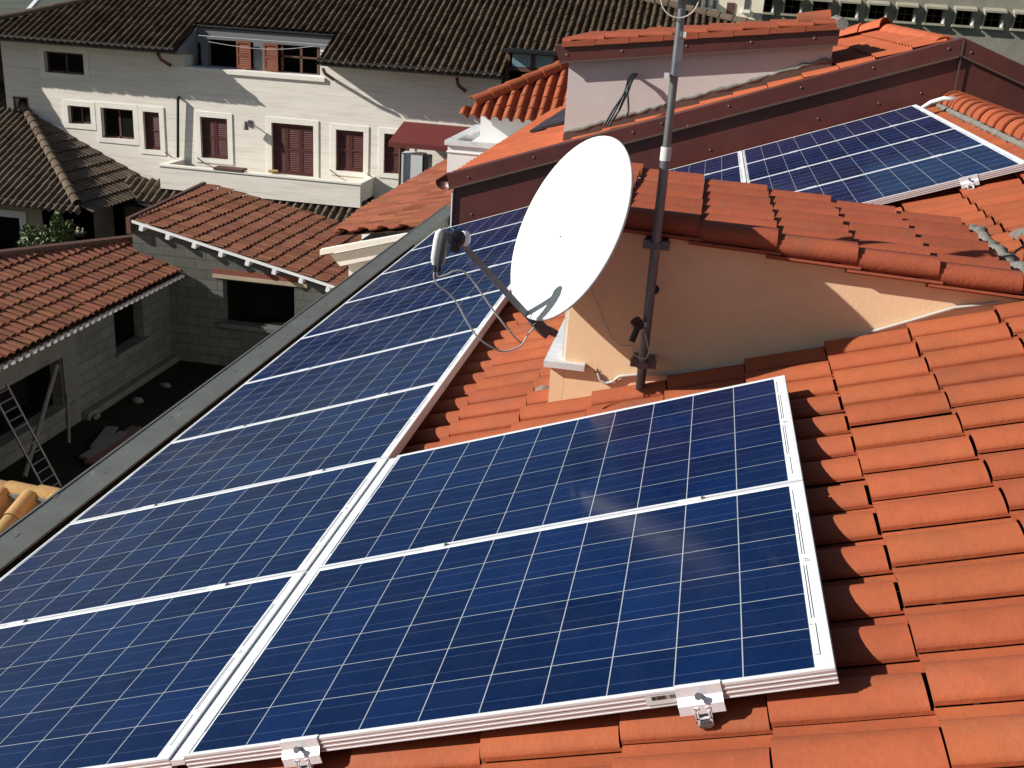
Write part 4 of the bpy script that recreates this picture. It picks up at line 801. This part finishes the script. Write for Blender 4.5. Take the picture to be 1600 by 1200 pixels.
for i in range(66):
    y = 5.1 + i * .205; b.bb((LX + .0051, y, -4.52), (LX + .09, y + .11, -4.465), 1)
part('eave_mortar', b, (M['dark'], M['travp']), bk)
b = MB()                                                    # low parapet along the top of the left wing
b.prism([wpts[0] + A(0, 0, .12), wpts[2] + A(0, 0, .12), wpts[2] + A(0, 0, -2), wpts[0] + A(0, 0, -2)], (-.18, .1, 0)); part('top_kerb', b, M['wood'], bk)
WX = -10.2; wo1 = [atx(181, 479, WX), atx(183, 545, WX), atx(222, 459, WX)]
w_y0, w_y1 = 15.95, 17.1; w_z0, w_z1 = -5.60, -4.66
b = MB(); wall(b, 'x', WX, 4.5, 18.28, -6.5, -4.48, [(w_y0, w_y1, w_z0, w_z1), (11.2, 14.0, -6.02, -5.05), (8.0, 10.4, -6.02, -5.05)], .22, sgn=1); bw_ = part('wall', b, (M['block'], M['black']), bk)
b = MB(); b.bb((WX, w_y0 - .08, w_z0 - .07), (WX + .10, w_y1 + .08, w_z0)); part('window_sill', b, M['conc'], bw_)
b = MB(); b.bb((WX, 4.5, -5.04), (WX + .06, 14.02, -4.62)); b.bb((WX, 4.5, -6.10), (WX + .08, 14.3, -6.02)); b.bb((WX + .001, 14.02, -6.5), (WX + .05, 14.45, -4.5)); b.bb((WX + .0005, 14.5, -6.5), (WX + .18, 18.27, -6.36)); part('concrete_beam', b, M['conc'], bw_)
# right wing
rn = nrm(A(math.tan(R(12.1)), 0, 1)); rd = nrm(A(1, 0, -math.tan(R(12.1)))); ro = A(-10.83, 18.1, -3.32); RWY = 18.28
tl = on(320, 292, rn, rn @ ro); e1 = nrm(tl - ro); q = np.cross(e1, rn); q = q if q[0] < 0 else -q
tr_ = on(365, 300, rn, rn @ ro); br_ = on(520, 345, rn, rn @ ro); e2 = nrm(br_ - tr_); q2 = np.cross(e2, rn); q2 = q2 if q2[1] > 0 else -q2
b = MB(); tiles(b, ro, rd, A(0, 1, 0), rn, -.6, 6.2, 0, 6.0, clip=[(A(0, 18.1, 0), A(0, -1, 0)), (ro, q), (tr_, q2)], jit=.008, lift=.03, pitch=.205); part('roof', b, TO, bk, 'right wing roof of old red tiles')
b = MB(); b.prism([ro + A(-.05, -.03, -.045), ro + rd * 6.2 + A(0, -.03, -.045), ro + rd * 6.2 + A(0, -.03, .01), ro + A(-.05, -.03, .01)], (0, .05, 0)); part('verge_board', b, M['whitep'], bk)
for k in range(9):
    c_ = ro + rd * (.18 + k * .62) + A(0, .1, -.11); b = MB(); b.box(c_, (.09, .32, .10), (rd, A(0, 1, 0), rn)); part('rafter_end', b, M['whitep'], bk)
b = MB(); b.prism([ro + e1 * 0 + A(-.10, 0, .05), ro + e1 * 4.4 + A(-.10, 0, .05), ro + e1 * 4.4 + A(-.10, 0, -.30), ro + A(-.10, 0, -.30)], (-.10, 0, 0)); part('top_kerb', b, M['wood'], bk)
wr = FR(349, 443, 460, 510, RWY)
b = MB(); zt = lambda x: -3.32 - (x + 10.83) * math.tan(R(12.1)) - .12; zr = wr[3]
wall(b, 'y', RWY, -11.0, -5.0, -6.5, zr + .001, [wr], .22)
b.add([(-11.0, RWY, zr), (-5.0, RWY, zr), (-5.0, RWY, zt(-5.0) if zt(-5) > zr else zr), (-11.0, RWY, zt(-11.0))], [(0, 1, 2, 3)])
b.add([(-11.0, RWY, -6.5), (-11.0, RWY, zt(-11)), (-11.0, 22, zt(-11)), (-11.0, 22, -6.5)], [(0, 1, 2, 3)]); bw2 = part('wall', b, (M['block'], M['black']), bk, 'block wall under the right wing roof')
b = MB(); b.bb((wr[0] - .22, RWY - .02, wr[3] + .12), (wr[1] + .3, RWY + .01, wr[3] + .24), 0); b.bb((wr[0] - .22, RWY - .03, wr[3] + .03), (wr[1] + .3, RWY + .01, wr[3] + .119), 1); part('brick_lintel', b, (M['redbrick'], M['travs']), bw2)
b = MB(); b.bb((wr[0] - .1, RWY - .10, wr[2] - .09), (wr[1] + .1, RWY + .05, wr[2] - .001)); part('window_sill', b, M['conc'], bw2)

# ladder, poles and planks in the dark yard
b = MB(); La, Lb, Lc_, Ld = atz(8, 598, -4.9), atz(28, 588, -4.9), A(0, 0, 0), A(0, 0, 0)
l0 = atx(10, 600, -9.7); l1 = atz(95, 760, -6.45); sdv = nrm(np.cross(l1 - l0, A(1, 0, .2))) * .38
b.tube([l0, l1], .022, 6); b.tube([l0 + sdv, l1 + sdv], .022, 6)
for i in range(12): t = (i + .5) / 12; b.tube([l0 + (l1 - l0) * t, l0 + (l1 - l0) * t + sdv], .014, 5)
single('ladder', b, M['steel_d'], 'grey ladder leaning in the dark courtyard at the left', 'ladder')
b = MB(); b.tube([atx(89, 570, -9.9), atz(38, 745, -6.4)], .045, 8); single('scaffold_pole', b, M['conc'], 'long pale pole leaning diagonally in the dark courtyard', 'pole')
b = MB(); b.tube([atx(105, 615, -9.9), atz(108, 692, -6.45)], .03, 8); single('scaffold_pole', b, M['conc'], 'short upright prop beside the block wall pillar', 'pole')
for i, (pa, pb, lb) in enumerate((((140, 724), (213, 668), 'reddish plank on the courtyard ground nearest the coping'), ((132, 716), (196, 676), 'dull brown plank on the courtyard ground'), ((150, 700), (175, 668), 'short grey board on the courtyard ground'))):
    a_, c_ = atz(*pa, -6.44 + i * .001), atz(*pb, -6.44 + i * .001); dd_ = nrm(c_ - a_); b = MB(); b.box((a_ + c_) / 2, (np.linalg.norm(c_ - a_), .22, .05), (dd_, nrm(np.cross(A(0, 0, 1), dd_)), A(0, 0, 1))); single('plank', b, M['wood'] if i == 0 else M['conc'], lb, 'plank')
for i in (1, 4, 6):
    q = atz(135 + i * 21 + rnd.uniform(-6, 6), 655 - i * 8 + rnd.uniform(-8, 8), -6.47); b = MB(); b.ball(q, (rnd.uniform(.05, .16), rnd.uniform(.05, .13), rnd.uniform(.03, .08)), n=4); o_ = single('rubble_stone', b, M['conc'], f'small grey rubble stone on the dark courtyard ground, {["leftmost", "middle", "rightmost"][(1, 4, 6).index(i)]} of three', 'stone', 'rubble stones on the courtyard ground')

# shrub by the hip roofed house
sh = thing('shrub', 'leafy green shrub growing against the wall above the left red roof', 'shrub', (-15.6, 22.6, -6.5))
b = MB(); lf = MB(); ctrs = [(aty(px, py, 22.6), r_) for px, py, r_ in ((50, 380, .35), (68, 372, .38), (88, 365, .33), (92, 348, .22), (90, 338, .14), (104, 368, .25), (45, 362, .22), (75, 388, .35), (108, 352, .15), (38, 386, .2))]
for c_, r_ in ctrs:
    b.tube([A(-15.4, 22.6, -6.5), c_], [.03, .008], 5)
    for i in range(int(170 * r_ / .3)):
        d_ = nrm([rnd.gauss(0, 1), rnd.gauss(0, 1), rnd.gauss(0, 1)]) * r_ * rnd.random() ** .4; q = c_ + d_; a_ = nrm([rnd.gauss(0, 1), rnd.gauss(0, 1), rnd.gauss(0, 1)]); s_ = nrm(np.cross(a_, [rnd.gauss(0, 1), rnd.gauss(0, 1), rnd.gauss(0, 1)])); l_ = rnd.uniform(.045, .085)
        lf.add([q - a_ * l_, q + s_ * l_ * .45, q + a_ * l_, q - s_ * l_ * .45], [(0, 1, 2, 3)], 0, False, rnd.random())
part('stem', b, M['leafy'], sh); part('leaves', lf, M['leaf'], sh)
b = MB(); q = aty(128, 365, 23.9); b.tube([q + A(0, -.05, -.06), q + A(0, -.05, .06)], [.10, .20], 10); fp = thing('hanging_planter', 'small dark planter with pale flowers on the shaded wall', 'planter', q); part('bowl', b, M['steel_d'], fp)
b = MB()
for i in range(14): b.ball(q + A(rnd.uniform(-.15, .15), rnd.uniform(-.15, .0), rnd.uniform(.05, .18)), .035, n=3)
part('flowers', b, M['travs'], fp)

# ================================================================== YELLOW TILED ROOF, BOTTOM LEFT
yr = thing('yellow_tiled_roof', 'small roof of yellow ochre barrel tiles at the bottom left beyond the coping', 'roof', (-5, 4.5, -6.5))
ya = A(0, 5.92, -3.22); yt = R(20); yn = A(0, -math.sin(yt), math.cos(yt)); yd = A(0, -math.cos(yt), -math.sin(yt))
b = MB(); tiles(b, A(.04, 5.86, -3.30), yd, A(1, 0, 0), yn, .02, 4, -9, -4.0, prof=COPPI, pitch=.30, course=.36, lift=.02, jit=.008, nseg=2); part('roof', b, (M['tile_yel'], M['dark']), yr)
b = MB(); ridge(b, A(-9.0, 5.92, -3.33), A(-4.0, 5.92, -3.31), r=.10, L=.345, arc=3.3); part('ridge_tiles', b, (M['tile_yel'],), yr)
b = MB(); b.box((-6.5, 5.82, -3.31), (5, .06, .06)); part('mortar', b, M['mortar'], yr)
b = MB(); b.bb((-8.9, 2.3, -6.5), (-4.1, 5.98, -4.75)); b.prism([A(-8.9, 2.4, -4.75), A(-8.9, 5.98, -4.75), A(-8.9, 5.98, -3.45)], (4.8, 0, 0)); part('wall', b, M['travs'], yr)

# ================================================================== FAR BUILDINGS
cb = thing('aged_concrete_building', 'large aged olive grey concrete building with rows of hooded square windows', 'building', (10, 55, -6.5))
b = MB(); YC = 50.0; q0 = aty(1312, 25, YC); pit = (aty(1594, 50, YC)[0] - aty(1326, 15, YC)[0]) / 6; rows = []
cop = []
for k in range(-5, 9):
    xk = aty(1326, 15, YC)[0] + pit * k
    cop.append((xk - .33, xk + .33, 1.62, 2.22)); 
x1_ = aty(1594, 70, YC)[0] + .15
cop = [c for c in cop if c[1] < x1_ - .2 or True]; cop = [c for c in cop if c[1] < x1_ + .6]
xe = aty(1575, 88, YC)[0]
b = MB(); wall(b, 'y', YC, aty(1190, 20, YC)[0], cop[-1][1] + .5, -6.5, 6, cop, .35); cw_ = part('wall', b, (M['olive'], M['black']), cb)
for c in cop:
    b = MB(); b.prism([A(c[0] - .16, YC, c[3] + .20), A(c[0] - .16, YC - .42, c[3] + .08), A(c[0] - .16, YC - .42, c[3] + .0), A(c[0] - .16, YC, c[3] + .06)], (c[1] - c[0] + .28, 0, 0)); b.prism([A(c[0] - .10, YC, c[3] + .0599), A(c[0] - .10, YC - .30, c[3] + .02), A(c[0] - .10, YC, c[2] - .1)], (.07, 0, 0)); wv = part('window', b, M['olivel'], cb)
    b = MB(); b.bb((c[0] - .14, YC - .22, c[2] - .10), (c[1] + .14, YC, c[2])); part('sill', b, M['olivel'], wv)
    b = MB(); b.bb((c[1] + .02, YC - .16, c[2]), (c[1] + .10, YC, c[2] + .30)); part('bracket', b, M['travp'], wv)
    b = MB(); b.bb((c[0], YC + .25, (c[2] + c[3]) / 2 - .02), (c[1], YC + .28, (c[2] + c[3]) / 2 + .02)); b.bb(((c[0] + c[1]) / 2 - .02, YC + .25, c[2]), ((c[0] + c[1]) / 2 + .02, YC + .28, c[3])); part('frame', b, M['wood'], wv)
# bright gap and bush at the right edge
cm = thing('pale_yellow_house', 'pale yellow rendered house far behind with narrow windows and brown door', 'house', (1.6, 46, -6.5))
YH = 41.0; G = lambda a, b_, c, d: FR(a, b_, c, d, YH)
wl = [G(1102, -4, 1107, 12), G(1114, -2, 1119, 14), G(1163, -2, 1170, 15)]; dr_ = G(1134, 4, 1146, 42)
b = MB(); wall(b, 'y', YH, F(1095, 10, YH)[0], F(1193, 10, YH)[0], -6.5, 5, [], .2); 
part('wall', b, (M['cbld'], M['black']), cm)
for o_ in wl:
    b = MB(); b.bb((o_[0], YH - .04, o_[2]), (o_[1], YH - .001, o_[3])); wv = part('window', b, M['steel_d'], cm)
    b = MB(); b.bb((o_[0] - .08, YH - .10, o_[2] - .12), (o_[1] + .08, YH - .0015, o_[2])); part('sill', b, M['travp'], wv)
b = MB(); b.bb((dr_[0], YH - .04, dr_[2] - 1), (dr_[1], YH - .002, dr_[3])); part('door', b, M['wood'], cm)
b = MB(); q = G(1176, 20, 1189, 28); b.bb((q[0], YH - .35, q[2]), (q[1], YH - .002, q[3])); part('vent_box', b, M['steel_d'], cm)
ms = thing('grey_flat_block', 'grey block with white band seen past the mast top behind the brown roof', 'building', (-1, 44, -6.5))
q = FR(1025, 3, 1093, 38, 42.0); b = MB(); b.bb((q[0] - .8, 42, -6.5), (q[1] - .02, 46, q[3] - .3)); part('wall', b, M['conc'], ms)
b = MB(); b.bb((q[0] - .85, 41.95, q[3] - .3), (q[1] + .02, 46.05, q[3] - .18)); part('band', b, M['whitep'], ms)
b = MB(); b.bb((q[0] + .9, 42.5, q[3] - .18), (q[1] - .02, 46, q[3] + 3)); part('upper_wall', b, M['soffit'], ms)
pw2 = thing('beige_block', 'beige house wall peeping over the brown hip near the mast top', 'house', (-4.5, 42, -6.5))
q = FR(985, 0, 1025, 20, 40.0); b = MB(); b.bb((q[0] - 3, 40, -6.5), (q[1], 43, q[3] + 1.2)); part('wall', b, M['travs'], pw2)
b = MB(); b.bb((q[0] - 3.1, 39.9, q[3] + 1.2), (q[1] + .1, 43.1, q[3] + 1.35)); part('roof_edge', b, M['conc'], pw2)
